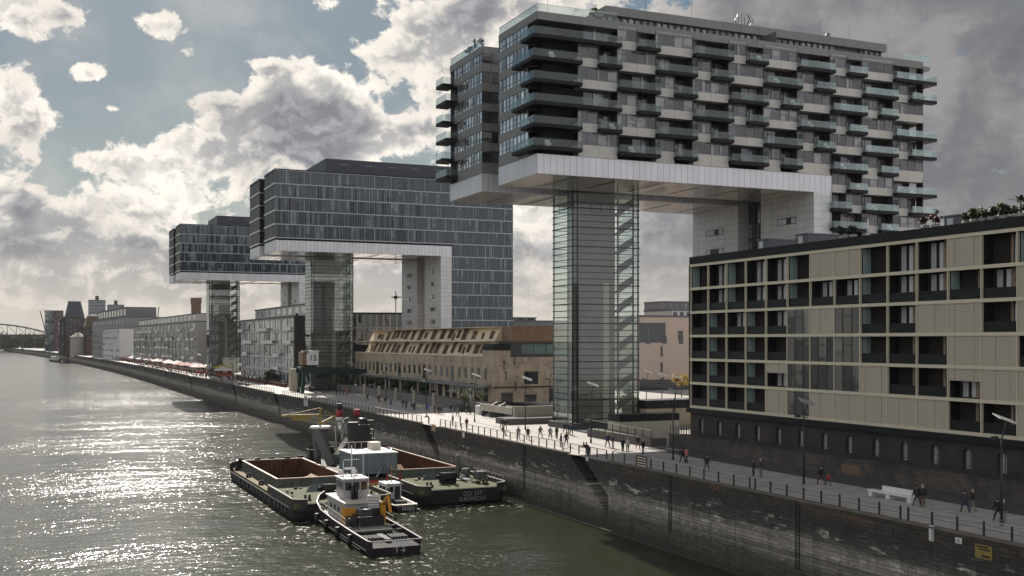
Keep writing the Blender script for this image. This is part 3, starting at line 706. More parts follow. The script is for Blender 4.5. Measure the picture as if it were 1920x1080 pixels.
# ------------------------------------------------------------------ corner building on the right (beige shutters over brick arches)
def shutter_building():
    X0, Y1 = 18.0, 120.2; NC = 20; BW = 3.9; Z0, FH = 5.15, 2.98; ROWS = 6
    Y0 = Y1-NC*BW; ZT = Z0+ROWS*FH
    t = thing('shuttered_building', 'long block right of the scene with beige shutters and loggias above dark brick arches', 'building', (X0, Y1, 0))
    # local: x inland, y negative along the quay towards the camera
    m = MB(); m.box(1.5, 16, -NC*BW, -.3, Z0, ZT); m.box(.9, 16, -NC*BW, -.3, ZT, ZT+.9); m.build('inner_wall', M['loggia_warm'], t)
    m = MB()
    for r in range(ROWS+1): m.box(.25, 1.5, -NC*BW, -.1, Z0+r*FH-.12, Z0+r*FH+.1)
    for c in range(NC+1): m.box(.35, 1.5, -c*BW-.08, -c*BW+.08 if c else -.1, Z0+.1, ZT-.12)
    m.build('loggia_slabs', M['charcoal'], t)
    m = MB()
    for r in range(ROWS+1): m.box(0, .25, -NC*BW, 0, Z0+r*FH-.15, Z0+r*FH+.17)
    for c in range(NC+1):
        for r in range(ROWS): m.box(.05, .33, -c*BW-.05, -c*BW+.05, Z0+r*FH+.17, Z0+(r+1)*FH-.15)
    m.build('facade_frame', M['brass'], t)
    m = MB(); m.box(-.05, 16, -NC*BW, .02, ZT+.17, ZT+1.1); m.box(.02, 16, .0, .25, Z0, ZT+.15); m.build('roof_parapet', M['charcoal'], t)
    G = ["LWLWWLSSLWWSDLSSDWSS",
         "DWLWWLWWLWWLWSSDWLSS",
         "DLWLWRSRLWSSDSDWLSSW",
         "DLDLDRRRLDDSSDSSWLDS",
         "DLDLHRRRSDDHSSDWSLSD",
         "DLDLSGSSSSSDDSSWDSSL"]
    rail_rows = {1,2,3,4,5}
    for r in range(6):
        z0 = Z0+(5-r)*FH+.17; z1 = z0+FH-.32
        
        for c in range(NC):
            k = G[r][c]; y1 = -c*BW-.07; y0 = -(c+1)*BW+.07
            if k in 'SH':
                s = MB(); zz0 = z0 if k == 'S' else z1-1.1
                n = 5
                for q in range(n):
                    a = y0+(y1-y0)*q/n; b = y0+(y1-y0)*(q+1)/n
                    s.box(.10+.02*((q*7+c) % 3), .16+.02*((q*7+c) % 3), a+.012, b-.012, zz0, z1)
                s.build('shutter', M['shutter'], t)
            if k in 'WLDHRG' and c < 18:
                w = MB()
                if k == 'L':
                    w.box(.4, 1.4, y1-.1, y1-.06, z0, z1)        # frosted side screen
                    w.mat(1); w.box(1.40, 1.45, y0+.4, y0+1.2, z0, z1-.1); w.mat(2); w.box(1.38, 1.46, y0+1.25, y0+1.5, z0, z1)
                elif k in 'WH':
                    w.mat(1); w.box(1.38, 1.45, y1-1.15, y1-.5, z0+.05, z1-.1); w.box(1.38, 1.45, y0+1.72, y0+2.2, z0+.05, z1-.1)
                    w.mat(2); w.box(1.3, 1.46, y0+1.05, y0+1.6, z0, z1)
                    w.mat(3); w.box(1.2, 1.35, y1-.4, y1-.3, z0, z1); w.box(1.1, 1.3, y0+.95, y0+1.05, z0+1.5, z0+1.7)
                elif k in 'RG':
                    w.mat(4); w.box(.14, .18, y0, y1, z0, z1); w.mat(3)
                    w.box(.1, .2, y0+1.1, y0+1.18, z0, z1); w.box(.1, .2, y0+2.5, y0+2.58, z0, z1); w.box(.1, .2, y0+1.2, y0+2.48, z0+1.75, z0+1.82)
                else:
                    w.mat(1); w.box(1.40, 1.45, y0+.5, y0+1.3, z0+.05, z1-.1); w.mat(2); w.box(1.35, 1.46, y0+1.4, y0+1.7, z0, z1)
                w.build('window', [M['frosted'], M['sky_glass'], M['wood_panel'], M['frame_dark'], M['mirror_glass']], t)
            if k in 'WLD' and r in rail_rows:
                rail = MB(); rail.box(.3, .36, y0, y1, z0, z0+.95); rail.build('balustrade', M['smoke_glass'], t)
    # dark cornice and brick ground floor
    m = MB(); m.box(-.35, 3, -NC*BW, .3, Z0-.75, Z0-.16); m.build('cornice', M['charcoal'], t)
    W = MB(); Za, Zb = 0, Z0-.76
    cents = [-(.5+k)*BW-.15 for k in range(NC)]; hw = .52
    yprev = .15
    for yc in cents:
        W.box(.3, 1.1, yc+hw, yprev, Za, Zb); zs_, zt_ = 1.9, 3.75
        W.box(.3, 1.1, yc-hw, yc+hw, Za, zs_)
        n = 8
        for q in range(n):
            a0 = pi*q/n; a1 = pi*(q+1)/n
            ya, yb = yc+hw*cos(a0), yc+hw*cos(a1); za, zb = zt_-hw+hw*sin(a0), zt_-hw+hw*sin(a1)
            W.face([(.3,ya,za),(.3,yb,zb),(.3,yb,Zb),(.3,ya,Zb)]); W.face([(.3,ya,za),(.3,yb,zb),(.8,yb,zb),(.8,ya,za)])
        yprev = yc-hw
    W.box(.3, 1.1, -NC*BW, yprev, Za, Zb); W.box(.31, 16, .15, .3, Za, Zb)
    W.build('brick_wall', M['brick_dark'], t)
    for yc in cents[:17]:
        w = MB(); w.box(.72, .76, yc-hw, yc+hw, 1.9, 3.74); w.mat(1)
        for q in (-.5, 0, .5): w.box(.64, .74, yc+q-.03, yc+q+.03, 1.9, 3.6)
        w.box(.64, .74, yc-hw, yc+hw, 2.75, 2.82)
        pts = [(.62, yc+hw*cos(pi*q/10), 3.75-hw+hw*sin(pi*q/10)) for q in range(11)]
        for a, b in zip(pts[:-1], pts[1:]): w.obox(a, b, .06, .06)
        w.build('arched_window', [M['arch_glass'], M['frame_grey']], t)
    return t
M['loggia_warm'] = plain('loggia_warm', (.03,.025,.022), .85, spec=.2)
M['brass'] = plain('brass', (.62,.57,.43), .5, .1, var=.1)
M['shutter'] = panels('shutter', (.56,.50,.40), 50, .13, .035, .55, 0, .0, .45, dirt=.15)
M['frosted'] = plain('frosted', (.32,.42,.42), .25, spec=.8)
M['wood_panel'] = plain('wood_panel', (.26,.19,.135), .6)
M['mirror_glass'] = glass_dark('mirror_glass', (.04,.04,.036), 1.3, 2.98, -5.15, wob=.02, bright=(.14,.15,.13), bfrac=.22)
M['smoke_glass'] = plain('smoke_glass', (.012,.013,.015), .35, spec=.2)
M['brick_dark'] = brick('brick_dark', (.075,.062,.052), (.05,.043,.038), (.03,.028,.026), .5, .2)
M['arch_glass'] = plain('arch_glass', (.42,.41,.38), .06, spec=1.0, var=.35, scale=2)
sb = shutter_building()
# terrace plinth with fence
m = MB(); m.box(15.7, 18.29, 40, 121.5, 0, 1.55); m.box(15.6, 15.95, 40, 121.5, 1.55, 1.68)
pl = tag(m.build('terrace_plinth', brick('stone_rubble', (.12,.10,.085), (.085,.075,.066), (.04,.04,.038), .7, .3, patch=(.05,.047,.042))), 'long rubble stone plinth under the arched brick front', 'plinth wall')
m = MB()
for k in range(200):
    y = 41+.4*k
    if y < 121: m.box(15.76, 15.78, y, y+.02, 1.68, 2.55)
m.box(15.74, 15.8, 41, 121.3, 2.55, 2.6); tag(m.build('fence', M['frame_dark']), 'thin black bar fence on top of the stone plinth', 'fence')
# roof boxes
def roof_box(y0, y1, x0, x1, z1, label, door):
    t = thing('roof_hut', label, 'roof hut', (x0, y0, 24.1))
    m = MB(); m.box(0, x1-x0, 0, y1-y0, 0, z1-24.1-.12); m.build('wall', M['hut'], t); m = MB(); m.box(-.12, x1-x0, -.1, y1-y0+.12, z1-24.1-.12, z1-24.1); m.build('roof', M['frame_grey'], t)
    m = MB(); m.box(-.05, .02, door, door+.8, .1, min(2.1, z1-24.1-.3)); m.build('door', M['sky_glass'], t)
M['hut'] = plain('hut', (.10,.105,.12), .6)
# (x from the facade inland; corner positions taken from the photograph)
roof_box(114.7, 116.9, 26, 30.8, 26.4, 'left dark grey hut on the roof of the shutter-front block', 1.0)
roof_box(107.0, 109.2, 26, 32, 26.4, 'larger dark grey hut with plants by it, middle of the roof', .9)
roof_box(81.5, 83.6, 24, 29.5, 25.9, 'right dark grey hut on the roof beside the palm plants', .9)
roof_plant_pot(19.6, 93.4, 24.1, .55, 'left conical pot plant in front of the middle roof hut')
roof_plant_pot(19.6, 91.7, 24.1, .6, 'right conical pot plant in front of the middle roof hut')
M['leaf_red'] = foliage('leaf_red', (.14,.03,.04), (.10,.09,.05))
roof_plant_pot(19.6, 80.3, 24.1, .7, 'dark red flowering bush on the roof left of the right hut', mat='leaf_red')
roof_plant_pot(19.6, 81.6, 24.1, .5, 'smaller red and green bush at the left end of the flowers', mat='leaf_red')
for i, (y, r, mt, lb) in enumerate(((75.6,.55,'leaf','first green box shrub right of the roof hut'),(74.6,.6,'leaf_olive','pale yellowish shrub in the roof flower row'),(73.6,.55,'leaf_olive','second pale shrub in the roof flower row'),(72.3,.6,'leaf','bushy green shrub left of the palm'),(68.4,.5,'leaf_olive','pale low plant right of the palm on the roof'),(67.4,.45,'leaf','last green low plant at the right roof edge'))):
    roof_plant_pot(19.6, y, 24.1, r, lb, mat=mt)
def palm(x, y, z):
    t = thing('palm_plant', 'spreading dark palm in a pot on the roof', 'palm', (x, y, z))
    m = MB(); m.tube((0,0,0), (0,0,.5), .4, .5, 10); m.build('pot', M['concrete'], t)
    m = MB(); m.tube((0,0,.4), (.05,.1,1.6), .1, .07, 6); m.build('trunk', M['bark'], t)
    m = MB(); rr = random.Random(5)
    for k in range(26):
        a = rr.uniform(0, 2*pi); el = rr.uniform(.1, .9); L = rr.uniform(.9, 1.5); p = Vector((.05,.1,1.6)); d = Vector((cos(a)*cos(el), sin(a)*cos(el), sin(el)))
        for s in range(5):
            q = p+d*L/5; sd = d.cross(Vector((0,0,1))).normalized()*(.14 if s < 4 else .05)
            m.face([p-sd, q-sd*.8, q+sd*.8, p+sd]); p = q; d = (d+Vector((0,0,-.22))).normalized()
    m.build('crown', M['leaf_dark'], t)
palm(19.8, 70.6, 24.1)
for i in range(9):
    roof_plant_pot(20.3, 77.2-.95*i, 24.1, .42+.1*((i*3) % 3), 'low mixed green plant in the back row of the roof garden, %s from the left' % ['first','second','third','fourth','fifth','sixth','seventh','eighth','ninth'][i], mat=('leaf','leaf_dark','leaf_olive')[i % 3])
m = MB(); m.tube((0,0,0), (0,0,.3), .25, n=8); m.tube((0,0,.3), (0,0,2.0), .16, .05, 8); tag(m.build('closed_parasol', M['white']), 'closed white parasol standing by the middle roof hut', 'parasol', loc=(19.7, 89.6, 24.1))

# ------------------------------------------------------------------ warehouse
def warehouse():
    X0, Y0, Y1, ZB, ZE = 24.0, 198.5, 296, 1.5, 10.3; L = Y1-Y0; Wd = 18
    t = thing('brick_warehouse', 'long stone warehouse with a sunlit golden mansard roof between two glass towers', 'warehouse', (X0, Y0, 0))
    m = MB(); m.box(0, Wd, 0, L, ZB, ZE); m.build('wall', M['stone_wall'], t)
    m = MB(); rings = []
    # mansard: local x inward
    def tier(x0, z0, x1, z1, y0, y1, nm, mt):
        q = MB(); q.face([(x0,y0,z0),(x1,y0,z1),(x1,y1,z1),(x0,y1,z0)]); q.face([(x0,y0,z0),(Wd,y0,z0),(Wd,y0,z1),(x1,y0,z1)]); q.face([(x1,y0,z1),(Wd,y0,z1),(Wd,y1,z1),(x1,y1,z1)])
        q.face([(x0,y1,z0),(Wd,y1,z0),(Wd,y1,z1),(x1,y1,z1)]); return q.build(nm, mt, t)
    ys = 5.5
    a = tier(.5, ZE+.02, 2.2, 13.4, ys, L-8, 'lower_roof', M['gold']); b = tier(2.3, 13.42, 3.8, 16.2, -.2+5.0, L-6, 'upper_roof', M['gold'])
    q = MB(); q.box(.3, 2.3, ys, L-8, 13.3, 13.5); q.box(-.1, .5, ys, L, ZE, ZE+.25); q.box(2.2, Wd, 4.8, L-6, 16.2, 16.32); q.build('roof_ledge', M['gold_pale'], t)
    rr = random.Random(3)
    for tr_, (xa, za, xb, zb) in ((b, (2.3,13.42,3.8,16.2)), (a, (.5,ZE,2.2,13.4))):
        y = ys+1.0
        while y < L-11:
            wd = rr.choice((.9,1.5,2.0,2.4)); h0 = rr.uniform(.02,.25); h1 = rr.uniform(.7,.97) if wd > 1 else .6
            p0 = Vector((xa+(xb-xa)*h0, 0, za+(zb-za)*h0)); p1 = Vector((xa+(xb-xa)*h1, 0, za+(zb-za)*h1)); nrm = Vector((-(zb-za), 0, xb-xa)).normalized()*.05
            w = MB(); sl = .5
            w.face([p0+nrm+Vector((0,y,0)), p1+nrm+Vector((0,y+sl,0)), p1+nrm+Vector((0,y+wd+sl,0)), p0+nrm+Vector((0,y+wd,0))])
            w.mat(1)
            for (c0, c1) in (((0,y,0),(0,y+sl,0)),((0,y+wd,0),(0,y+wd+sl,0))): w.obox(p0+nrm+Vector(c0), p1+nrm+Vector(c1), .12, .2)
            w.build('roof_window', [M['brown_glass'], M['brown']], tr_)
            y += wd+rr.choice((1.2,1.8,2.6,3.4))
    # gable end: brown box, glazed band, dark piece
    m = MB(); m.box(3.9, Wd+.5, -.25, 4.79, 13.4, 16.4); m.box(-.0, .0, 0,0,0,0) if False else None; m.build('brown_gable_box', M['brown_box'], t)
    m = MB(); m.box(3.5, Wd+.3, -.1, 5.4, 13.0, 13.39); m.box(3.6, Wd+.3, .05, 5.4, ZE+.01, 13.0); m.build('gable_band', M['dark_wall'], t)
    m = MB(); 
    for k in range(4): m.box(6+2.7*k, 8.5+2.7*k, -.04, .04, ZE+.6, 12.8)
    m.build('gable_window', M['teal_glass'], t)
    m = MB(); m.box(.0, 3.59, .0, 5.4, ZE+.01, 11.6); m.build('corner_pier', M['stone_wall'], t); m = MB(); m.box(.1, 3.5, .1, 5.3, 11.6, 12.9); m.build('louvre_box', M['charcoal'], t)
    m = MB(); m.box(0, 6, L-7.9, L, ZE+.02, 12.6); m.build('louvre_box', M['charcoal'], t)
    # openings on the river side
    for k in range(26):
        y = 3.2+k*3.6; tall = k in (5, 10, 15, 20)
        w = MB(); w.box(-.06, .1, y, y+(1.9 if tall else 1.15), 5.0 if tall else 5.9, 8.1 if tall else 7.9); w.mat(1); w.box(-.09, .0, y-.15, y+(2.05 if tall else 1.3), 8.1 if tall else 7.9, 8.3 if tall else 8.1)
        w.build('window', [M['dark_pane'], M['stone_trim']], t)
    m = MB(); m.box(-1.6, 0, 1, L, 4.55, 4.85); m.box(-1.65, -1.55, 1, L, 4.3, 4.9); m.build('canopy', M['frame_grey'], t)
    for k in range(22):
        y = 2.5+k*4.3; w = MB(); w.box(-.06, .05, y, y+2.6, ZB+.1, 4.3); w.mat(1); w.box(-.12, -.0, y+1.2, y+1.35, ZB+.1, 4.3); w.build('shop_door', [M['dark_pane'], M['frame_dark']], t)
    # gable face openings
    for (x, z0, z1, w_) in ((6.6,5.0,7.4,3.0),(13.6,5.0,7.4,3.0),(1.7,ZB,3.3,2.4),(6.6,ZB,2.9,2.6)):
        w = MB(); w.box(x, x+w_, -.06, .1, z0, z1); w.mat(1); w.box(x-.15, x+w_+.15, -.1, 0, z1, z1+.2); w.build('window', [M['dark_pane'], M['stone_trim']], t)
    m = MB(); m.box(-.03, Wd, -.14, .1, 4.3, 4.6); m.build('string_course', M['rust'], t)
    m = MB(); m.tube((13.5,-.25,3.3), (14.6,-.25,3.3), .01, n=4)
    m = MB(); m.box(12.0, 17.5, -.05, .05, ZB, 4.1); m.build('archway', M['black'], t)
    for (x, z) in ((2.2,9.0),(.9+1.7,7.0),(4.4,10.0),(4.6,4.9)):
        m = MB(); m.box(x, x+.12, -.1, 0, z-1, z+.4); m.box(x-.25, x+.37, -.12, 0, z+.35, z+.5); m.box(x-.15, x+.27, -.12, 0, z-1.1, z-.95); m.build('wall_anchor', M['black'], t)
    m = MB(); m.tube((11.6,-.9,0), (11.6,-.15,0), .01, n=4)
    return t
M['stone_wall'] = brick('stone_wall', (.42,.35,.27), (.29,.24,.185), (.2,.17,.135), .8, .3, patch=(.46,.38,.285))
M['gold'] = panels('gold', (.80,.68,.50), 1.9, 0, .05, .42, .2, .07, .6)
M['gold_pale'] = plain('gold_pale', (.68,.58,.44), .5)
M['brown_glass'] = plain('brown_glass', (.07,.045,.028), .12, spec=.9)
M['brown'] = plain('brown', (.16,.10,.055), .5)
M['brown_box'] = plain('brown_box', (.21,.13,.08), .45, .2, var=.3)
M['teal_glass'] = plain('teal_glass', (.14,.20,.20), .08, spec=1.0)
M['dark_pane'] = plain('dark_pane', (.02,.022,.025), .1, spec=.8)
M['stone_trim'] = plain('stone_trim', (.24,.19,.13), .8)
M['rust'] = plain('rust', (.06,.045,.035), .7)
wh = warehouse()
for k, (y, tx) in enumerate(((262, 'small white banner hanging on the warehouse arcade, left'), (233, 'tall white banner with dark lettering on the arcade, centre'), (205.5, 'white banner hanging on the arcade near the right corner'))):
    m = MB(); m.box(-.05, .05, 0, 1.3, 0, 3.1 if k == 1 else 2.4); tb = tag(m.build('banner', M['white']), tx, 'banner', loc=(22.2, y, 1.6))
    m = MB()
    for q in range(5): m.box(-.08, -.055, .2, 1.1, .3+.5*q, .55+.5*q) if .55+.5*q < (3 if k == 1 else 2.3) else None
    m.build('lettering', M['black'], tb)

# warehouse terrace: low wall, planters, steps
WST = plain('pale_stone', (.42,.39,.33), .8);
TC = plain('terrace_stone', (.20,.19,.175), .85, var=.25)
m = MB(); m.box(19.0, 24.0, 178, 300, 0, 1.5); struct('terrace', m, TC)
m = MB(); m.box(18.7, 19.1, 178, 300, 0, 1.9); tag(m.build('terrace_wall', plain('terrace_wall', (.15,.145,.14), .85)), 'long low stone wall along the warehouse terrace', 'wall')
WST2 = plain('rail_stone', (.45,.44,.42), .7)
def steps(x, y, label):
    t = thing('terrace_steps', label, 'steps', (x, y, 0))
    m = MB()
    for k in range(9): m.box(-2.6+.29*k, 0.2, 0, 3.2, .167*k, .167*(k+1))
    m.build('treads', TC, t)
    for yy in (-.25, 3.2):
        m = MB(); m.prism([(0,0)]*0 or [(0,0),(1,0),(1,1)], 0, .01) if False else None
        m.face([(-2.9,yy,0),(.2,yy,0),(.2,yy,2.4),(-2.9,yy,.9)]); m.face([(-2.9,yy+.25,0),(.2,yy+.25,0),(.2,yy+.25,2.4),(-2.9,yy+.25,.9)])
        m.face([(-2.9,yy,0),(-2.9,yy+.25,0),(-2.9,yy+.25,.9),(-2.9,yy,.9)]); m.face([(-2.9,yy,.9),(-2.9,yy+.25,.9),(.2,yy+.25,2.4),(.2,yy,2.4)])
        m.build('side_wall', M['dark_wall'], t)
        m = MB(); m.box(0,0,0,0,0,0) if False else None; m.obox((-2.9,yy+.12,1.0), (.2,yy+.12,2.5), .3, .1); m.build('handrail', WST2, t)
steps(18.7, on_x(925, 17.5)-2, 'short dark-sided steps up to the warehouse terrace')
def planter(x, y, z, label, r=.9, mat='leaf_olive', box=True, tall=.9, boxm='concrete', w=1.0, sz=1.0):
    t = thing('potted_tree', label, 'potted tree', (x, y, z))
    m = MB(); m.box(-w, w, -w, w, 0, tall); m.build('planter', M[boxm], t)
    m = MB(); m.tube((0,0,tall-.1), (0,0,tall+r*.9), .09, n=6); m.build('trunk', M['bark'], t)
    m = MB(); m.leaves((0,0,tall+r*1.0*sz), r, 420, .2, sz=sz, rnd=random, lumps=0 if mat == 'leaf_dark' else 9)
    if mat == 'leaf_dark': m.ball((0,0,tall+r*sz), r*.86, 12, 8)
    m.build('crown', M[mat], t)
planter(18.0, on_x(870, 18), 0.0, 'round olive tree in a dark planter left of the terrace steps', 1.7, boxm='dark_wall', w=1.5, tall=1.3)
planter(18.0, on_x(905, 18), 0.0, 'round olive tree in a white planter right of the terrace steps', 1.5, boxm='white', w=1.2, tall=1.6)
for k, x in enumerate((695, 715, 740, 765, 795)):
    planter(21.5, on_x(x, 21.5), 1.5, ('leftmost','second','third','fourth','fifth')[k]+' dark round bush from the left along the warehouse arcade', 1.1, mat='leaf_dark', boxm='dark_wall', w=.6, tall=.8)
for k, x in enumerate((683, 711, 742, 776, 813)):
    m = MB(); m.box(-.25,.25,-.25,.25,0,2.6); m.box(-.3,.3,-.3,.3,2.6,2.75)
    tag(m.build('stone_post', WST), ('leftmost','second','third','fourth','rightmost')[k]+' white post on the terrace wall before the warehouse', 'post', loc=(18.4, on_x(x, 18.4), 0))
# low garden walls round the near tower
def wall_box(x0, x1, y0, y1, h, mt, label, band=None, cat='wall'):
    t = thing('garden_wall', label, cat, (x0, y0, 0))
    m = MB(); m.box(0, x1-x0, 0, y1-y0, 0, h); m.build('wall', mt, t)
    if band:
        m = MB(); m.box(.02, x1-x0-.02, .02, y1-y0-.02, h, h+band); m.build('dark_top', M['charcoal'], t)
WBG = plain('beige_stone', (.38,.31,.22), .8)
wall_box(11.5, 14.5+12, 163.5, 168, .95, plain('base_stone', (.13,.12,.11), .9), 'dark stone base under the pale lattice wall left of the near tower')
wall_box(15, 29, 168.2, 168.8, 2.6, WST, 'pale wall with dark lattice strip left of the near tower')
m = MB(); m.box(0, .1, 0, 14, 0, 1.0)
for k in range(12): m.box(-.04, 0, .3+k*1.2, .4+k*1.2, 0, 1.0)
m.box(-.1, .2, -.1, 14.1, 1.0, 1.15); tag(m.build('terrace_rail', WST), 'pale topped railing wall between planters and lattice wall', 'railing', loc=(14.9, 169.2, 1.2))
wall_box(17.6, 27.5, 137.5, 141, 2.0, WST, 'pale wall with dark coping in front of the near tower', 1.0)
wall_box(29.0, 38.0, 149.5, 154, 2.9, WBG, 'beige sunlit wall box with dark coping right of the near tower', 1.3)
wall_box(13.2, 15.6, 121.8, 139, 1.1, plain('ramp_stone', (.10,.095,.09), .9), 'dark sloping retaining wall beside the ramp near the tower')
t = thing('ramp_railing', 'steel railing of the ramp right of the near tower', 'railing', (13.1, 121.5, 1.1))
m = MB(); m.obox((0,0,1.05), (0,18,1.35), .08, .06); m.build('handrail', M['steel'], t)
for k in range(10):
    m = MB(); m.box(-.04, .04, 2*k-.04, 2*k+.04, 0, 1.05+.3*k/9); m.build('post', M['frame_dark'], t)
t = thing('plaza_fence', 'row of thin dark uprights behind the ramp', 'fence', (20, 128, 0)); m = MB()
for k in range(34): m.box(k*.42, k*.42+.07, 0, .07, 0, 2.2)
m.build('bars', M['frame_dark'], t)
planter(33.2, 131.5, 0, 'clipped dark ball shrub in a planter beside the shutter-front block', 1.15, 'leaf_dark', tall=1.2, boxm='charcoal', w=1.3)
planter(35.0, 165.5, 1.0, 'small clipped ball shrub behind the beige wall box', .95, 'leaf_dark', tall=3.2, boxm='charcoal', w=.8)

# ------------------------------------------------------------------ generic background building between two ground points
def facade(name, label, p0, p1, depth, h, wallm, glassm, floors, bays, base=0.0, roofh=.5, pent=None, winh=.55, winw=.6, balc=None, roofm=None, skip=0.0, seed=1, cat='building', gable=0, trimm=None):
    """p0 -> p1: the front as seen from the river; the body lies to the right of that line"""
    p0 = Vector(p0+(0,)); p1 = Vector(p1+(0,)); d = p1-p0; L = d.length
    t = thing(name, label, cat, p0, math.atan2(d.y, d.x))
    rr = random.Random(seed); fh = (h-base)/floors
    m = MB(); m.box(0, L, 0, depth, 0, h); m.build('wall', wallm, t)
    m = MB(); m.box(-.2, L+.2, -.2, depth+.2, h, h+roofh); m.build('roof', roofm or M['roof_grey'], t)
    bw = L/bays; tm = trimm or M['frame_dark']
    for f in range(floors):
        for b in range(bays):
            if rr.random() < skip: continue
            x0 = b*bw+bw*(1-winw)/2; z0 = base+f*fh+fh*(1-winh)/2; w = MB()
            w.box(x0, x0+bw*winw, -.04, .12, z0, z0+fh*winh); w.mat(1)
            w.box(x0-.08, x0, -.09, .0, z0-.08, z0+fh*winh+.08); w.box(x0+bw*winw, x0+bw*winw+.08, -.09, 0, z0-.08, z0+fh*winh+.08); w.box(x0+bw*winw*.5-.04, x0+bw*winw*.5+.04, -.07, 0, z0, z0+fh*winh)
            w.box(x0, x0+bw*winw, -.09, 0, z0+fh*winh, z0+fh*winh+.08)
            if balc and rr.random() < balc: w.mat(2); w.box(x0-.3, x0+bw*winw+.3, -1.2, -.0, z0-.25, z0-.05); w.box(x0-.3, x0+bw*winw+.3, -1.2, -1.1, z0-.05, z0+.85)
            w.build('window', [glassm, tm, M['white']], t)
    for g in range(gable):
        w = MB(); z0 = base+g*fh+fh*.25; w.box(L-.12, L+.04, depth*.3, depth*.7, z0, z0+fh*.55); w.build('gable_window', glassm, t)
    if pent:
        a, b, c, e, hh, mt = pent
        m = MB(); m.box(L*a, L*b, depth*c, depth*e, h+roofh, h+roofh+hh); m.build('roof_storey', mt, t)
        m = MB(); m.box(L*a-.2, L*b+.2, depth*c-.3, depth*e, h+roofh+hh, h+roofh+hh+.3); m.build('upper_roof', M['roof_grey'], t)
        n = max(3, int((b-a)*bays))
        for k in range(n):
            w = MB(); w.box(L*a+L*(b-a)*(k+.2)/n, L*a+L*(b-a)*(k+.8)/n, depth*c-.06, depth*c+.05, h+roofh+hh*.2, h+roofh+hh*.85); w.build('window', glassm, t)
    return t
BG = glass_dark('bg_glass', (.045,.055,.065), 1.3, 3.2, 0, wob=.02, bright=(.3,.33,.33), bfrac=.12)
BGP = glass_dark('bg_glass_pale', (.30,.34,.33), 1.0, 3.2, 0, wob=.02, bright=(.62,.63,.6), bfrac=.35)
WHT = plain('render_white', (.55,.53,.50), .7, var=.1); GRY = plain('render_grey', (.24,.24,.24), .7); PNK = plain('render_pink', (.50,.40,.34), .75, var=.06, scale=.4)
# pale block with caustic reflections, and the narrower white block behind it
pk = facade('pink_render_house', 'pale pink rendered house seen right of the near glass tower', (94, 262), (109.8, 262), 20, 20.0, PNK, BG, 4, 3, base=3.0, winh=.5, winw=.22, skip=.75, seed=4)
m = MB(); m.box(-.0, 8.2, -.07, .1, 13.0, 18.4); m.mat(1); m.box(2.5,2.7,-.1,0,13,18.4); m.build('corner_glazing', [M['dark_pane'], M['frame_grey']], pk)
m = MB(); m.box(12.2, 13.8, -.08, .1, 13.6, 16.2); m.box(6.6, 7.3, -.08, .1, 9.2, 12.0); m.box(6.6, 7.3, -.08, .1, 4.9, 7.6); m.box(6.6,7.3,-.08,.1,.9,3.4); m.build('narrow_window', M['dark_pane'], pk)
m = MB(); m.box(0, 15.8, -.05, .08, -.0, 2.9); m.build('shopfront', M['dark_pane'], pk)
facade('white_flats', 'narrow white block with dark windows between the pink house and the shutter-front block', (118, 284), (132, 284), 16, 22.5, WHT, BG, 7, 6, winh=.7, winw=.5, seed=5, pent=(0,1,.3,1,2.2,GRY))
facade('striped_office_block', 'grey and white striped facade block behind the middle tower', (28, 345), (60, 336), 30, 22.0, WHT, BG, 5, 16, winh=.88, winw=.62, seed=6, roofm=M['charcoal'])
facade('grey_block', 'low grey block behind the warehouse roof', (80, 335), (118, 335), 20, 19.8, plain('render_dull', (.17,.18,.18), .7), BG, 5, 12, winh=.3, winw=.4, seed=7, pent=(.1,.5,.2,.8,.8,GRY))
# white and glass block between the far towers
facade('glass_shop_block', 'five-storey pale glass block with dark end wall beside the old quay crane', (15, 417), (15, 330), 18, 20.6, WHT, BGP, 5, 10, base=0, winh=.8, winw=.93, balc=.35, seed=8, pent=(.08,1,.22,1,3.4,plain('pent_pale',(.42,.42,.40),.6)))
m = MB(); m.box(15.0, 33.2, 329.2, 329.95, 0, 20.8); tag(m.build('end_wall', M['black']), 'black end wall of the pale glass block by the quay crane', 'wall')
# residential row
rb = facade('white_terrace_block', 'long white and grey residential block left of the farthest tower', (9, 773), (16.5, 540), 22, 22.5, plain('render_mid',(.36,.355,.34),.7), BG, 5, 18, winh=.78, winw=.6, balc=.4, seed=9, pent=(.05,.95,.1,.9,3.6,WHT))
m = MB(); m.box(233.3, 233.5, 8, 16, 6, 19.5); m.build('gable_glazing', M['dark_pane'], rb)
facade('grey_wide_block', 'tall grey block with a dark roof terrace at the left of the skyline', (-3, 1010), (8, 830), 26, 30, GRY, BG, 6, 12, winh=.5, winw=.35, seed=10, pent=(.1,.95,.1,.9,7,plain('grey_pent',(.16,.16,.165),.7)))
facade('white_box_block', 'bright white box building in front of the grey block', (-1.5, 905), (3.5, 815), 16, 22, plain('render_bright', (.6,.59,.57), .6), BG, 5, 9, winh=.35, winw=.4, skip=.3, seed=11)
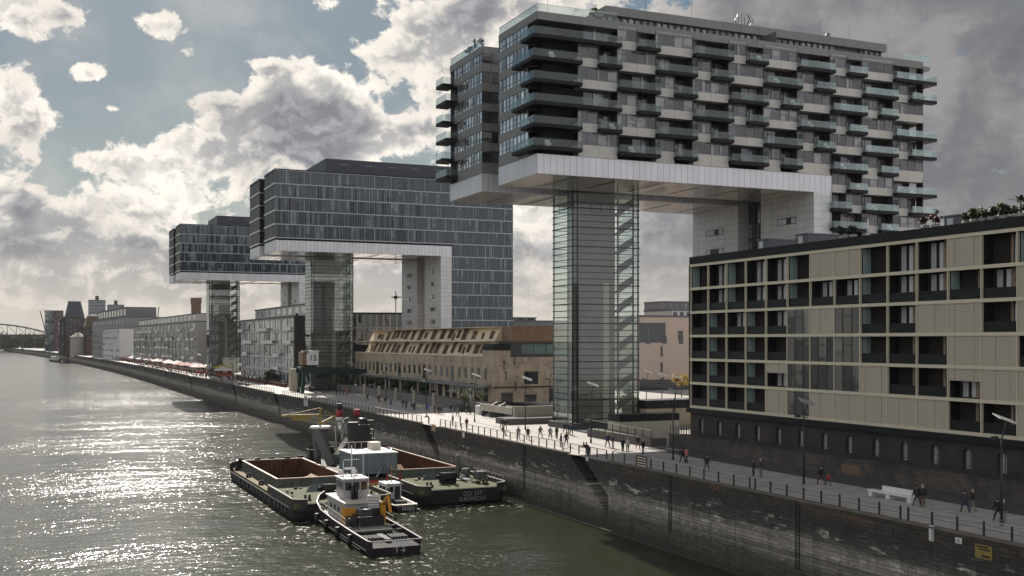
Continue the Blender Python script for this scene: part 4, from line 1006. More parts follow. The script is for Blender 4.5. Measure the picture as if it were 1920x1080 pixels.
# old chocolate-brown harbour block with turret roofs
def turret(x, y, w, dpt, h, label, roofm, roofh, wallm, name='turreted_harbour_building', steep=.45, bays=5, floors=6):
    t = thing(name, label, 'building', (x, y, 0))
    m = MB(); m.box(0, w, 0, dpt, 0, h); m.build('wall', wallm, t)
    def ring(i, z): return [(i,i,z),(w-i,i,z),(w-i,dpt-i,z),(i,dpt-i,z)]
    m = MB(); k = min(w, dpt)*.5
    m.loft([ring(-.5, h), ring(k*.34, h+roofh*.80), ring(k*.26, h+roofh*.82), ring(k*.95, h+roofh)]); m.build('roof', roofm, t)
    for f in range(floors):
        for b in range(bays):
            for side in (0, 1):
                q = MB(); z0 = 3+f*(h-3)/floors
                if side == 0: q.box(w*(b+.3)/bays, w*(b+.7)/bays, -.08, .1, z0, z0+(h-3)/floors*.75)
                else: q.box(-.08, .1, dpt*(b+.3)/bays, dpt*(b+.7)/bays, z0, z0+(h-3)/floors*.75)
                q.build('window', BG, t)
    return t
DB = plain('old_brick', (.075,.06,.055), .85); SL = plain('slate', (.05,.055,.075), .5)
turret(on_y(123,1180), 1180, 17, 22, 37, 'dark old harbour building with tall hipped slate tower', SL, 19, DB)
turret(on_y(112,1181)+.0, 1190, 26, 40, 34, 'dark wing behind the slate-roofed harbour tower', SL, 5, DB, name='harbour_wing')
turret(on_y(160,1120), 1120, 15, 30, 27, 'lower dark wing with a brownish hipped roof beside the slate tower', plain('tile_brown', (.10,.085,.05), .8), 12, DB, bays=4)
facade('red_brick_house', 'low red brick building behind the market stalls', (-7, 1150), (14, 1010), 12, 17, plain('red_wall', (.16,.045,.04), .8), BG, 3, 9, seed=12)
GB = glass_dark('green_cube', (.06,.085,.09), 6, 4.2, 0, wob=.02, bright=(.3,.36,.3), bfrac=.2)
facade('glass_cube_block', 'dark glass cube with a red-brown side at the far left skyline', (on_y(84,1640), 1640), (on_y(103,1640), 1640), 40, 54, GB, GB, 5, 6, seed=13, roofh=1)
facade('red_cube_annex', 'red-brown annex right of the far glass cube', (on_y(102,1620), 1620), (on_y(119,1620), 1620), 30, 54, plain('red_annex', (.13,.05,.05), .8), BG, 6, 5, seed=14)
for k, (xa, xb, top, Y, lb) in enumerate(((167, 198, 564, 2300, 'left far high-rise with a dark top mast'), (203, 233, 573, 2200, 'right far high-rise with a dark top mast'), (262, 277, 590, 1500, 'small far tower block right of the two high-rises'))):
    X0_, X1_ = on_y(xa, Y), on_y(xb, Y); dd = (X0_+60)*sin(YAW)+Y*cos(YAW); hh = 13.5+(639-top)*dd/F
    tt = facade('far_high_rise', lb, (X0_, Y), (X1_, Y), 30, hh, plain('hr%d' % k, (.22,.24,.27), .6), BG, 14, 1, winh=.4, winw=.98, seed=20+k, roofh=2)
    if k < 2:
        m = MB(); w_ = X1_-X0_; m.box(w_*.4, w_*.6, 8, 16, hh, hh+10); m.build('mast', M['rust'], tt)
Yb = 900; X0_, X1_ = on_y(361, Yb), on_y(377, Yb); dd = (X0_+60)*sin(YAW)+Yb*cos(YAW)
m = MB(); m.box(0, X1_-X0_, 0, 8, 0, 13.5+70*dd/F); m.box(-.4, X1_-X0_+.4, -.4, 8.4, 13.5+70*dd/F, 13.5+81*dd/F)
tag(m.build('brick_tower', plain('tower_brick', (.13,.085,.06), .85)), 'square brown brick tower behind the farthest glass tower', 'tower', loc=(X0_, Yb, 0))
facade('brown_house', 'dark brown house between the farthest tower and the pale glass block', (27, 520), (42, 520), 14, 22, plain('brown_wall', (.12,.085,.065), .8), BG, 5, 4, seed=31)
# round market tower standing on the quay edge
kx, ky = gpix(147, 664); ky = 1130; kx = on_y(147, ky)
t = thing('round_quay_tower', 'squat pale round tower with a conical roof on the far quay', 'tower', (kx, ky, -2))
m = MB(); m.tube((0,0,0), (0,0,19), 7.6, 7.2, 16, smooth=False); m.build('wall', plain('tower_plaster', (.36,.33,.29), .8), t)
m = MB(); m.tube((0,0,19), (0,0,23.5), 8.2, .6, 16, smooth=False); m.build('roof', plain('tower_roof', (.30,.24,.20), .7), t)
m = MB(); m.tube((0,0,23.4), (0,0,26), .5, n=6); m.build('lantern', M['rust'], t)

# ------------------------------------------------------------------ vessels
def P3(x, y, Y):
    X = on_y(x, Y); d = (X+60)*sin(YAW)+Y*cos(YAW); return Vector((X, Y, 13.5-(y-639)*d/F))
M['hull'] = plain('hull', (.018,.019,.021), .7, spec=.25, var=.5, scale=1.4)
M['hull_side'] = plain('hull_side', (.10,.11,.10), .55, var=.45, scale=1.2)
M['rusty'] = plain('rusty', (.13,.055,.03), .75, var=.5, scale=.7)
M['rust_rim'] = plain('rust_rim', (.34,.22,.15), .6, var=.4)
M['deck_green'] = plain('deck_green', (.19,.21,.105), .7, var=.25)
M['deck_yellow'] = plain('deck_yellow', (.32,.275,.18), .7, var=.2)
M['coam_grey'] = plain('coam_grey', (.12,.155,.15), .55, var=.35)
M['sand'] = plain('sand', (.42,.31,.21), .95, var=.25, scale=4, bump=.4)
def weathered(name, col, rust=(.11,.05,.025), rough=.7, amt=.5, spec=.25, th=.5):
    t = NT(name); p = t.coords('Position'); n = t.noise(p, 1.1, 5, .65); st = t.noise(t.scale(p, (3.5,3.5,.35)), 1.0, 4, .65); f = t.noise(p, 6, 3, .6)
    c = t.mix(n, tuple(v*.6 for v in col), tuple(v*1.35 for v in col)); k_ = t.math('MULTIPLY', t.smooth(st, th, th+.16), amt); c = t.mix(k_, c, rust)
    c = t.mix(t.math('MULTIPLY', t.smooth(f, .55, .75), .35), c, tuple(v*.35 for v in col)); t.bump(f, .25, .03)
    return t.set(c, rough, 0, spec)
M['hull'] = weathered('hull', (.020,.021,.023), (.06,.035,.022), amt=.6)
M['hull_side'] = weathered('hull_side', (.05,.055,.05), amt=.6)
M['deck_green'] = weathered('deck_green', (.115,.13,.065), (.10,.075,.05), .85, .7, .15, .46)
M['deck_yellow'] = weathered('deck_yellow', (.29,.25,.165), (.10,.07,.045), .85, .7, .15, .48)
M['coam_grey'] = weathered('coam_grey', (.11,.14,.135), amt=.7, th=.46)
M['rusty'] = weathered('rusty', (.085,.04,.026), (.17,.10,.06), .85, .5, .1)
M['rope'] = plain('rope', (.4,.38,.33), .8)
M['yellow'] = plain('yellow', (.28,.20,.05), .5, var=.15)
M['red'] = plain('red', (.28,.03,.03), .5)
M['green_dark'] = plain('green_dark', (.008,.03,.025), .45, var=.3)
M['orange'] = plain('orange', (.62,.27,.02), .5)
M['blue'] = plain('blue', (.05,.10,.25), .5)

def plan(L, B, r0, r1, n=5):
    pts = []
    for (cx, cy, a0) in ((B-r0, r0, -pi/2), (B-r1, L-r1, 0), (r1, L-r1, pi/2), (r0, r0, pi)):
        r = r0 if cy == r0 else r1
        for k in range(n+1): a = a0+pi/2*k/n; pts.append((cx+r*cos(a), cy+r*sin(a)))
    return pts
def barge(loc, L, B, h0, h1, heap, label, loader=None, lettering=None, far_gear=True):
    t = thing('hopper_barge', label, 'barge', (loc[0], loc[1], WATER))
    pl_ = plan(L, B, 1.6, 2.6); c = (B/2, L/2)
    def sh(k, z, kx=None): return [((x-c[0])*(kx or k)+c[0], (y-c[1])*k+c[1], z) for x, y in pl_]
    def raised(z): return [((x-c[0])*1.0+c[0], y, z+(.95 if (y < h0-1.5 or y > h1+2) else 0)) for x, y in pl_]
    m = MB(); m.loft([sh(.95, -.8, .93), sh(.99, .3), sh(1.0, 1.2)], False); m.face(list(reversed(sh(.95, -.8, .93)))); m.box(1.3, B-1.3, h0-.2, h1+.3, -.3, .08)
    m.mat(1); m.loft([sh(1.0, 1.2), sh(1.003, 1.5)], False)
    m.build('hull', [M['hull'], M['hull_side']], t)
    # bulwarks at both ends
    for (a, b, nm) in ((0, h0-1.5, 'bulwark'), (h1+2, L, 'bulwark')):
        m = MB()
        for i in range(len(pl_)):
            p, q = pl_[i], pl_[(i+1) % len(pl_)]
            if a-.01 <= p[1] <= b+.01 and a-.01 <= q[1] <= b+.01:
                if abs(p[1]-q[1]) < .01 and a == 0 and p[1] < .1: continue
                m.obox((p[0],p[1],1.95), (q[0],q[1],1.95), .12, 1.05); m.mat(1); m.obox((p[0],p[1],2.5), (q[0],q[1],2.5), .25, .08); m.mat(0)
        for xx in (.07, B-.07):
            m.box(xx-.06, xx+.06, max(a, 1.6), min(b, L-2.6), 1.45, 2.48); m.mat(1); m.box(xx-.12, xx+.12, max(a, 1.6), min(b, L-2.6), 2.47, 2.55); m.mat(0)
        m.build(nm, [M['hull_side'], M['rope']], t)
    m = MB(); m.box(.15, B-.15, .2, h0-.4, 1.4, 2.0); m.mat(1).box(1.5, B-1.5, -.06, .25, .2, 1.95); m.build('deck', [M['deck_green'], M['hull']], t)
    m = MB(); m.box(.2, 1.3, h0-.4, h1+.5, 1.4, 1.56); m.box(B-1.3, B-.2, h0-.4, h1+.5, 1.4, 1.56); m.box(.4, B-.4, h1+.5, L-2, 1.4, 1.7); m.build('side_deck', M['deck_yellow'], t)
    # coaming
    m = MB(); zt = 2.95; xa, xb = 1.45, B-1.45
    for (x0, x1, y0, y1) in ((xa, xa+.12, h0, h1), (xb-.12, xb, h0, h1), (xa, xb, h0-.12, h0), (xa, xb, h1, h1+.12)): m.box(x0, x1, y0, y1, 1.5, zt)
    m.mat(1)
    for (x0, x1, y0, y1) in ((xa-.1, xa+.22, h0-.2, h1+.2), (xb-.22, xb+.1, h0-.2, h1+.2), (xa+.23, xb-.23, h0-.2, h0+.1), (xa+.23, xb-.23, h1-.05, h1+.25)): m.box(x0, x1, y0, y1, zt, zt+.12)
    m.mat(2)
    m.box(xa+.121, xa+.2, h0+.01, h1-.01, .08, zt-.01); m.box(xb-.2, xb-.121, h0+.01, h1-.01, .2, zt-.01); m.box(xa+.2, xb-.2, h1-.1, h1-.01, .2, zt-.01)
    m.box(xa+.2, xb-.2, h0+.01, h0+.1, .2, zt-.01); m.box(xa, xb, h0, h1, 1.505, 1.52) if False else None
    m.mat(3)
    for k in range(int((h1-h0)/1.6)): y = h0+.5+1.6*k; m.box(xa-.12, xa, y, y+.1, 1.5, zt); m.box(xb, xb+.12, y, y+.1, 1.5, zt)
    for k in range(7): x = xa+.5+(xb-xa-1)*k/6; m.box(x, x+.1, h0-.22, h0-.12, 1.9, zt)
    m.build('hopper_coaming', [M['coam_grey'], M['rust_rim'], M['rusty'], M['coam_grey']], t)
    # cargo
    m = MB(); rr = random.Random(int(loc[1])); n = 16; rows = []
    for j in range(n+1):
        row = []
        for i in range(n+1):
            x = xa+.21+(xb-xa-.42)*i/n; y = h0+.11+(h1-h0-.22)*j/n
            d = math.hypot((x-heap[0])/heap[2], (y-heap[1])/(heap[2]*1.6)); row.append((x, y, .12+max(0, 1-d)*heap[3]*rr.uniform(.85,1.15)+rr.uniform(0,.06)))
        rows.append(row)
    for j in range(n):
        for i in range(n): m.mat(0 if max(rows[j][i][2], rows[j+1][i+1][2]) > .4 else 1).face([rows[j][i], rows[j][i+1], rows[j+1][i+1], rows[j+1][i]], True)
    m.build('gravel_heap', [M['sand'], M['rusty']], t)
    # rubbing strips and fender openings along the side
    m = MB(); m.box(-.07, -.01, 2.5, L-3, 1.25, 1.38); m.box(B+.01, B+.07, 2.5, L-3, 1.25, 1.38); m.build('rubbing_strip', M['rope'], t)
    m = MB(); y = 4
    while y < L-6:
        m.box(-.1, -.02, y, y+.7, .55, 1.15); y += 1.9 if int(y) % 3 else 3.1
    m.build('fender_slots', M['black'], t)
    for k in range(4):
        b = MB(); y = h0-3+(h1-h0+3)*k/3; b.box(.35, 1.0, y, y+.5, 1.56, 1.75); b.tube((.52,y+.25,1.7),(.52,y+.25,2.15),.13,n=8); b.tube((.85,y+.25,1.7),(.85,y+.25,2.15),.13,n=8); b.build('bollard', M['hull'], t)
    for x in (2.2, B-2.2):
        b = MB(); b.box(x-.5, x+.5, 2.4, 2.8, 2.0, 2.15); b.tube((x-.25,2.6,2.1),(x-.25,2.6,2.7),.15,n=8); b.tube((x+.25,2.6,2.1),(x+.25,2.6,2.7),.15,n=8); b.build('bollard', M['hull'], t)
    w = MB(); w.box(B*.4, B*.4+1.8, 4.5, 6.2, 2.0, 2.4); w.tube((B*.4-.2,5.3,2.9),(B*.4+2.0,5.3,2.9),.6,n=10); w.tube((B*.4-.7,5.3,2.9),(B*.4-.2,5.3,2.9),.3,n=8); w.build('winch', M['hull'], t)
    w = MB(); w.box(B*.63, B*.63+2.4, 7.2, 9.2, 2.0, 2.12); w.mat(1); w.face([(B*.3,9.4,2.02),(B*.3+3.2,9.4,2.02),(B*.3+2.2,10.8,2.9),(B*.3+1.0,10.8,2.9)]); w.build('hatch', [M['green_dark'], M['green_dark']], t)
    if far_gear:
        for k in range(5):
            g = MB(); x = 1.5+k*(B-3)/4; y = L-3.0-(k % 2)*.7; g.box(x-.7, x+.7, y-.5, y+.5, 1.7, 2.9); g.box(x-.4, x+.4, y-.7, y-.3, 2.9, 3.3); g.build('deck_gear', M['hull'], t)
    rc = random.Random(int(L)); g = MB()
    for k in range(34):
        x = rc.uniform(.8, B-.8); y = rc.uniform(1.2, h0-1.2) if k % 2 else rc.uniform(h1+1.5, L-3); a_ = rc.uniform(.15, .5); b_ = rc.uniform(.15, .7); c_ = rc.uniform(.1, .5)
        g.mat(k % 3)
        if k % 4 == 0:
            pr = Vector((x,y,2.05))
            for q in range(9): nx = Vector((x+.5*cos(q), y+.5*sin(q), 2.05+.02*q)); g.tube(pr, nx, .04, n=5); pr = nx
        else: g.box(x, x+a_, y, y+b_, 1.7, 2.0+c_)
    g.build('deck_clutter', [M['hull'], M['rope'], M['rusty']], t)
    r = MB()
    for k in range(9):
        x = B-.25; y = 1+k*1.3; r.tube((x,y,2.5),(x,y,3.2),.03,n=5)
    r.obox((B-.25,1,3.2),(B-.25,11.4,3.2),.05,.05); r.build('rail', M['rope'], t)
    return t
b1 = barge((-31, 127.6), 45, 12, 16.3, 40.3, (8.3, 25, 3.4, 2.7), 'left hopper barge, open brown hold with a gravel heap, beside the white tug')
b2 = barge((-13.9, 132.8), 52, 12.2, 14.5, 46, (4.6, 25, 4.2, 2.8), 'right hopper barge lying against the quay wall, lettering on its dark end')
LT = plain('faded_letter', (.27,.27,.26), .8, var=.4, scale=4)
text('DD 337', .8, LT, b2, loc=(7.2, -.12, 1.3)); text('SLIEDRECHT', .68, LT, b2, loc=(7.2, -.12, .62))
m = MB(); m.tube((9.0,10,2.0),(9.0,10,5.2),.32,.3,8); m.tube((10.6,11,2.0),(10.6,11,3.2),.55,n=10); m.box(10.9,12.2,7.2,8.6,2.0,3.1); m.build('deck_gear', M['coam_grey'], b2)

# crane pontoon between the barges
t = thing('crane_pontoon', 'floating crane pontoon with a grey corrugated cabin between the two barges', 'pontoon', (-20, 148, WATER))
m = MB(); m.box(.6, 5.8, 0, 34, -.6, 1.3); m.box(.5, 5.9, -.1, 34.1, 1.0, 1.15); m.build('hull', M['hull'], t)
bx0, bx1 = on_y(661, 150)+20, on_y(745, 150)+20
def zat(y, x, Y): return P3(x, y, Y).z-WATER
zb, zt = zat(889, 700, 150), zat(851, 700, 150)
M['corrugated'] = NT('corrugated'); _c = M['corrugated']; hc, z, p = _c.hside(); wv_ = _c.math('SINE', _c.math('MULTIPLY', hc, 22.0)); _c.bump(wv_, .8, .05)
M['corrugated'] = _c.set(_c.mix(_c.noise(_c.scale(_c.coords('Object'), (3,3,.3)), 1.2, 4), (.13,.165,.185), (.24,.28,.30)), .5, .2)
m = MB(); m.box(bx0, bx1, 2, 9, zb, zt); m.build('cabin', M['corrugated'], t)
m = MB(); m.box(bx0-.1, bx1+.1, 1.9, 9.1, zt, zt+.15); m.build('cabin_roof', M['white'], t)
m = MB()
for x in (bx0+.3, bx1-.3):
    for y in (2.4, 8.6): m.box(x-.15, x+.15, y-.15, y+.15, 1.3, zb)
m.build('cabin_stand', M['black'], t)
m = MB()
for k in range(7): x = bx0+.4+k*(bx1-bx0-.8)/6; m.tube((x,8.8,zt+.15),(x,8.8,zt+1.1),.04,n=5)
m.obox((bx0+.4,8.8,zt+1.1),(bx1-.4,8.8,zt+1.1),.06,.06); m.box(bx1-2.6,bx1-1.2,6,8,zt+.15,zt+1.2); m.build('roof_rail', M['cream'], t)
o = Vector((-20, 148, WATER))
def PP(x, y, Y): return P3(x, y, Y)-o
m = MB(); a = PP(657, 852, 163); b = PP(690, 852, 163); zt2 = PP(670, 812, 163).z
m.box(a.x, b.x, 13, 17.5, 1.3, zt2); m.box(a.x+.3, b.x-.2, 13.2, 17.2, zt2, PP(670, 795, 163).z); m.box(a.x-.8, a.x+.6, 12.6, 14, zt2-.8, zt2+1.8)
m.tube((a.x+1.2, 15, zt2+1.2), (b.x-.3, 15, zt2+1.2), 1.1, n=12)
for k in range(9): m.obox((a.x-.1, 12.95, 1.6+k*.55), (a.x+.7, 12.95, 1.6+k*.55), .06, .06)
m.build('crane_housing', M['black'], t)
m = MB()
for q in ((PP(686,788,163), PP(700,788,163)), (PP(686,805,163), PP(701,805,163)), (PP(692,822,163), PP(703,822,163))):
    m.obox(q[0], q[1], 1.2, .08)
for xx in (688, 694, 700): m.obox(PP(xx,788,162.6), PP(xx,850,162.6), .1, .1)
m.build('service_platform', M['steel_dark'], t)
m = MB(); p1, p2, p3 = PP(592, 806, 161), PP(622, 872, 160), PP(652, 828, 162)
m.obox(p1, p2, 1.3, 1.1); m.obox(p2, p3, 1.2, .9); m.mat(1); m.obox(p2+Vector((0,0,.5)), p3+Vector((0,0,.62)), .9, .1); m.build('crane_boom', [plain('boom_grey', (.10,.11,.105), .5), M['cream']], t)
m = MB(); c = PP(601, 803, 166); m.tube(c, c+Vector((0,0,.35)), 1.7, 1.5, 14); m.mat(1); m.box(c.x-1.1, c.x+.9, c.y-.9, c.y+.9, c.z-2.2, c.z); m.tube(c-Vector((.6,0,2.1)), (c.x-.4, c.y, 1.2), .55, n=8); m.build('operator_cab', [M['white'], M['coam_grey']], t)
m = MB(); ap, lf, rt, bs = PP(600,765,165.5), PP(528,780,165.5), PP(629,780,165.5), PP(600,801,166)
m.obox(ap, bs, .28, .28); m.obox(ap, lf, .12, .12); m.obox(ap, rt, .12, .12); mid = PP(600,778,165.5); m.obox(lf, mid, .45, .3); m.obox(mid, rt, .1, .1); m.obox(PP(600,795,165.5), lf+Vector((3.5,0,-.1)), .15, .15); m.obox(PP(601,794,165.5), rt, .32, .3)
m.box(lf.x+1.6, lf.x+4.3, 17.3, 17.6, lf.z-.75, lf.z-.1); m.build('yellow_derrick', M['yellow'], t)
for (x, y, mt, dz) in ((636, 775, 'red', 1.0), (669, 774, 'red', 1.25)):
    m = MB(); q = PP(x, y, 166); m.tube(q-Vector((0,0,.55)), q+Vector((0,0,.55)), .5, n=10); 
    if x == 636: m.mat(1); m.tube(q-Vector((0,0,1.1)), q-Vector((0,0,.56)), .5, n=10); m.mat(2); m.tube(q+Vector((0,0,.56)), q+Vector((0,0,1.5)), .45, n=10)
    m.mat(2); m.tube((q.x, q.y, 2), q-Vector((0,0,.5)), .09, n=5); m.build('marker_drum', [M['red'], M['white'], M['black']], t)
m = MB(); q = PP(638, 815, 163); m.tube(q, q+Vector((0,0,1.8)), .35, n=8); 
for k in range(8): m.obox(PP(616+k*2,828+k*3.2,162), PP(628+k*2,829+k*3.2,162), .08, .08)
for (x0, y0, x1, y1) in ((628,800,632,860),(641,785,640,860),(650,795,655,830),(646,795,640,830),(634,830,660,862)): m.obox(PP(x0,y0,162.5), PP(x1,y1,162.5), .12, .12)
m.tube(PP(644,799,163), PP(644,786,163), .12, n=6); m.tube(PP(644,786,163), PP(655,783,163), .12, n=6); m.build('pipework', M['steel'], t)
m = MB()
for k in range(4): m.obox(PP(580+k*4, 838, 168), PP(586+k*2, 868, 167), .35, .35)
m.box(PP(578,840,168).x, PP(592,840,168).x, 19, 21, 1.3, PP(585,842,168).z); m.build('spud_gear', M['black'], t)
m = MB(); m.tube(PP(734,842,152), PP(690,925,146), .11, n=6); m.build('stay_pole', M['steel'], t)
m = MB(); q = PP(648, 872, 158); m.box(q.x-.65, q.x+.65, q.y-.05, q.y+.05, q.z-1.1, q.z+1.1); m.tube((q.x, q.y+.1, 1.3), (q.x, q.y+.1, q.z), .05, n=5); sgn = m.build('number_board', M['white'], t)
m = MB(); m.box(q.x-.4, q.x+.4, q.y-.08, q.y-.055, q.z+.45, q.z+.75); m.box(q.x-.4, q.x+.4, q.y-.08, q.y-.055, q.z-.1, q.z+.2); m.box(q.x-.3, q.x+.3, q.y-.08, q.y-.055, q.z-.65, q.z-.35); m.build('lettering', M['black'], sgn)

# pusher tug
def hull_loft(L, stations, zdeck):
    rings = []
    for (y, hw, sheer, zk) in stations:
        rings.append([(-hw*.55, y, zk), (hw*.55, y, zk), (hw*.97, y, .1), (hw, y, sheer), (hw-.12, y, sheer), (hw-.14, y, zdeck), (-hw+.14, y, zdeck), (-hw+.12, y, sheer), (-hw, y, sheer), (-hw*.97, y, .1)])
    return rings
t = thing('tug_boat', 'white and black pusher tug with yellow panel and German flag, nearest boat', 'tug boat', (-26.3, 104.0, WATER), R(-1.0))
st = [(0,2.5,1.35,-.5),(.6,2.75,1.35,-.8),(6,2.85,1.4,-1),(14,2.85,1.5,-1),(20,2.8,1.7,-1),(24,2.4,2.1,-.8),(26.3,1.6,2.5,-.5),(27.4,.7,2.8,0)]
m = MB(); m.loft(hull_loft(27, st, .75)); m.build('hull', weathered('tug_hull', (.024,.019,.026), (.07,.04,.025), .75, .6, .15), t)
m = MB(); rg = [[(sx*(hw+.03), y, sh-.02), (sx*(hw+.03), y, sh+.07), (sx*(hw-.16), y, sh+.07), (sx*(hw-.16), y, sh-.02)] for sx in (1,) for (y, hw, sh, _) in st]; m.loft(rg)
rg = [[(-(hw+.03), y, sh-.02), (-(hw-.16), y, sh-.02), (-(hw-.16), y, sh+.07), (-(hw+.03), y, sh+.07)] for (y, hw, sh, _) in st]; m.loft(rg); m.box(-2.5, 2.5, -.03, .12, 1.34, 1.42); m.build('gunwale', plain('gunwale', (.20,.13,.17), .5), t)
m = MB(); m.box(-2.4, 2.4, 9.5, 24, .76, 1.25); m.build('deck', M['cream'], t)
m = MB()
for s_ in (-1, 1): m.box(s_*2.88, s_*2.93, .6, 22, .45, .55); m.box(s_*2.86, s_*2.92, 3, 12, .15, .22)
m.build('white_stripe', M['rope'], t)
m = MB(); m.box(-1.9, 1.9, 12.6, 20.5, 1.2, 3.35); m.box(-1.55, 1.55, 20.5, 22, 1.2, 3.2); cab = m.build('deck_house', weathered('boat_white', (.40,.40,.41), (.22,.13,.08), .5, .5, .3, .56), t)
m = MB(); m.box(-1.95, -.75, 12.52, 12.6, 1.25, 2.9); m.box(-1.97, -1.9, 12.55, 14.0, 1.25, 2.9); m.build('yellow_door', M['orange'], cab)
m = MB(); m.box(-.3, 1.2, 12.53, 12.6, 1.4, 2.9); m.build('door', M['coam_grey'], cab)
for k in range(3):
    m = MB(); m.box(-1.96, -1.9, 15+1.7*k, 15.6+1.7*k, 2.2, 2.7); m.build('window', M['black'], cab)
m = MB(); m.box(-2.1, 2.1, 12.2, 20.7, 3.35, 3.5); m.build('upper_deck', M['cream'], t)
m = MB(); m.box(-1.35, 1.35, 15.2, 18.6, 3.5, 5.55); m.box(-1.55, 1.55, 14.9, 18.9, 5.55, 5.72); wh_ = m.build('wheelhouse', weathered('boat_white2', (.42,.42,.43), (.22,.13,.08), .5, .4, .3, .58), t)
for (x0, x1, y0, y1) in ((-1.2,-.5,15.14,15.2),(-.3,.4,15.14,15.2),(.6,1.2,15.14,15.2),(-1.41,-1.35,15.5,16.3),(-1.41,-1.35,16.6,17.4),(-1.41,-1.35,17.6,18.3),(1.35,1.41,15.5,17)):
    m = MB(); m.box(x0, x1, y0, y1, 4.45, 5.3); m.build('window', M['dark_pane'], wh_)
m = MB(); m.box(-1.2, 1.6, 9.6, 12.2, 1.2, 2.3); m.tube((-1.0,10.9,2.3),(1.4,10.9,2.3),.7,n=10); m.box(-2.1,-1.3,9.8,11.6,1.2,2.2); m.build('towing_winch', M['black'], t)
m = MB(); m.box(.55, 1.75, 12.0, 12.5, 2.6, 4.2); m.build('life_raft_rack', M['white'], t)
m = MB()
for k in range(5): m.box(.5, 1.8, 11.95, 11.99, 2.7+.3*k, 2.76+.3*k)
m.build('rack_slats', M['coam_grey'], t)
m = MB(); m.tube((-.5,14.6,3.5),(-.5,14.6,5.0),.2,n=8); m.tube((-.1,14.6,3.5),(-.1,14.6,5.0),.2,n=8); m.build('funnel', M['black'], t)
m = MB(); m.box(1.9, 2.5, 12, 14.2, 1.25, 3.3); m.obox((2.2,12,3.2),(2.2,10.2,4.2),.35,.3); m.obox((2.2,10.2,4.2),(2.3,9.6,2.6),.25,.25); m.build('deck_crane', M['orange'], t)
m = MB()
m.tube((0,17,5.7),(0,17,9.2),.07,n=6); m.obox((-.9,17,7.6),(.9,17,7.6),.06,.06); m.tube((-1.2,16,5.7),(-1.2,16,7.6),.05,n=5); m.tube((1.2,16.5,5.7),(1.2,16.5,8.3),.04,n=5); m.box(-.6,.6,17.8,18.0,6.4,6.6)
m.ball((-.9,18.2,6.1),.32); m.ball((.7,18.3,6.1),.32); m.build('mast', M['white'], t)
m = MB()
for i, mt in enumerate((0,1,2)): 
    m.mat(mt); m.box(1.25+.0, 2.35, 14.3+.02*i, 14.32+.02*i, 5.9-.33*(i+1)+.0, 5.9-.33*i)
fl = m.build('flag', [M['black'], M['red'], M['yellow']], t); m = MB(); m.tube((1.2,14.3,3.5),(1.2,14.3,6.1),.03,n=5); m.build('flag_staff', M['white'], t)
for s_ in (-1, 1):
    m = MB(); 
    for k in range(8): m.tube((s_*2.6, 9.6+1.7*k, 1.2), (s_*2.6, 9.6+1.7*k, 2.2+.05*k), .03, n=5)
    m.obox((s_*2.6, 9.6, 2.2), (s_*2.6, 21.5, 2.6), .05, .05); m.obox((s_*2.6, 9.6, 1.75), (s_*2.6, 21.5, 2.1), .04, .04); m.build('rail', M['rope'], t)
m = MB(); m.box(-2.6,2.6,8.7,8.9,1.3,1.45); m.obox((-1.9,7.8,.8),(-1.2,9.0,1.6),.12,.12)
for k in range(6): m.box(-2.0+.3*k, -1.85+.3*k, 3.4, 5.2, .78, 1.15); m.box(.6+.3*k, .75+.3*k, 3.4, 5.2, .78, 1.15)
m.box(-.3,.3,2.5,6,.78,1.1); m.box(-2.6,2.6,6.6,6.8,1.2,1.38); m.build('stern_gear', M['coam_grey'], t)
m = MB(); m.box(-.3, 1.25, -.1, -.04, .75, 1.3); pb = m.build('name_plate', M['white'], t)
m = MB(); m.box(.0,.1,-.09,-.04,.2,.75); m.box(.45,.95,-.09,-.05,.35,.42); m.box(.7,.8,-.09,-.04,.2,.75); m.build('towing_hooks', M['rope'], t)
for k, (y, hw) in enumerate(((6,2.9),(11,2.9),(16,2.9),(21,2.8))):
    m = MB(); m.tube((-hw-.22,y,-.05),(-hw-.22,y,1.2),.24,n=8); m.build('tyre_fender', M['black'], t)

# small workboat
t = thing('work_boat', 'small blue-grey workboat with a low white cabin beside the tug', 'work boat', (-16.6, 129.8, WATER), R(2))
st = [(0,1.35,.75,-.4),(.4,1.5,.75,-.5),(5,1.6,.85,-.6),(9,1.5,1.1,-.6),(11.8,1.0,1.45,-.3),(13.2,.3,1.8,.1)]
m = MB(); m.loft(hull_loft(13, st, .55)); m.build('hull', M['hull'], t)
m = MB(); rg = [[((hw+.05), y, sh-.08), ((hw+.05), y, sh+.06), ((hw-.3), y, sh+.06), ((hw-.3), y, sh-.02)] for (y, hw, sh, _) in st]; m.loft(rg)
rg = [[(-(hw+.05), y, sh-.08), (-(hw-.3), y, sh-.02), (-(hw-.3), y, sh+.06), (-(hw+.05), y, sh+.06)] for (y, hw, sh, _) in st]; m.loft(rg); m.box(-1.3,1.3,-.06,.5,.74,.84); m.build('gunwale', M['cream'], t)
m = MB(); m.box(-1.2, 1.2, .6, 11, .5, .75); m.box(-.9,.5,1.2,3.4,.75,1.15); m.build('deck', M['coam_grey'], t)
m = MB(); m.box(-1.0, 1.0, 4.6, 7.4, .7, 2.75); m.box(-1.15, 1.15, 4.4, 7.7, 2.75, 2.9); m.box(-.9,.9,7.4,9.4,.8,1.6); c_ = m.build('cabin', plain('boat_white3', (.50,.52,.54), .45), t)
for (x0, x1, y0, y1) in ((-.85,-.1,4.54,4.6),(-1.06,-1.0,4.9,5.8),(-1.06,-1.0,6.1,7.1)):
    m = MB(); m.box(x0, x1, y0, y1, 1.8, 2.5); m.build('window', M['dark_pane'], c_)
m = MB(); m.box(.1,.8,4.52,4.6,.8,2.5); m.build('door', M['black'], c_)
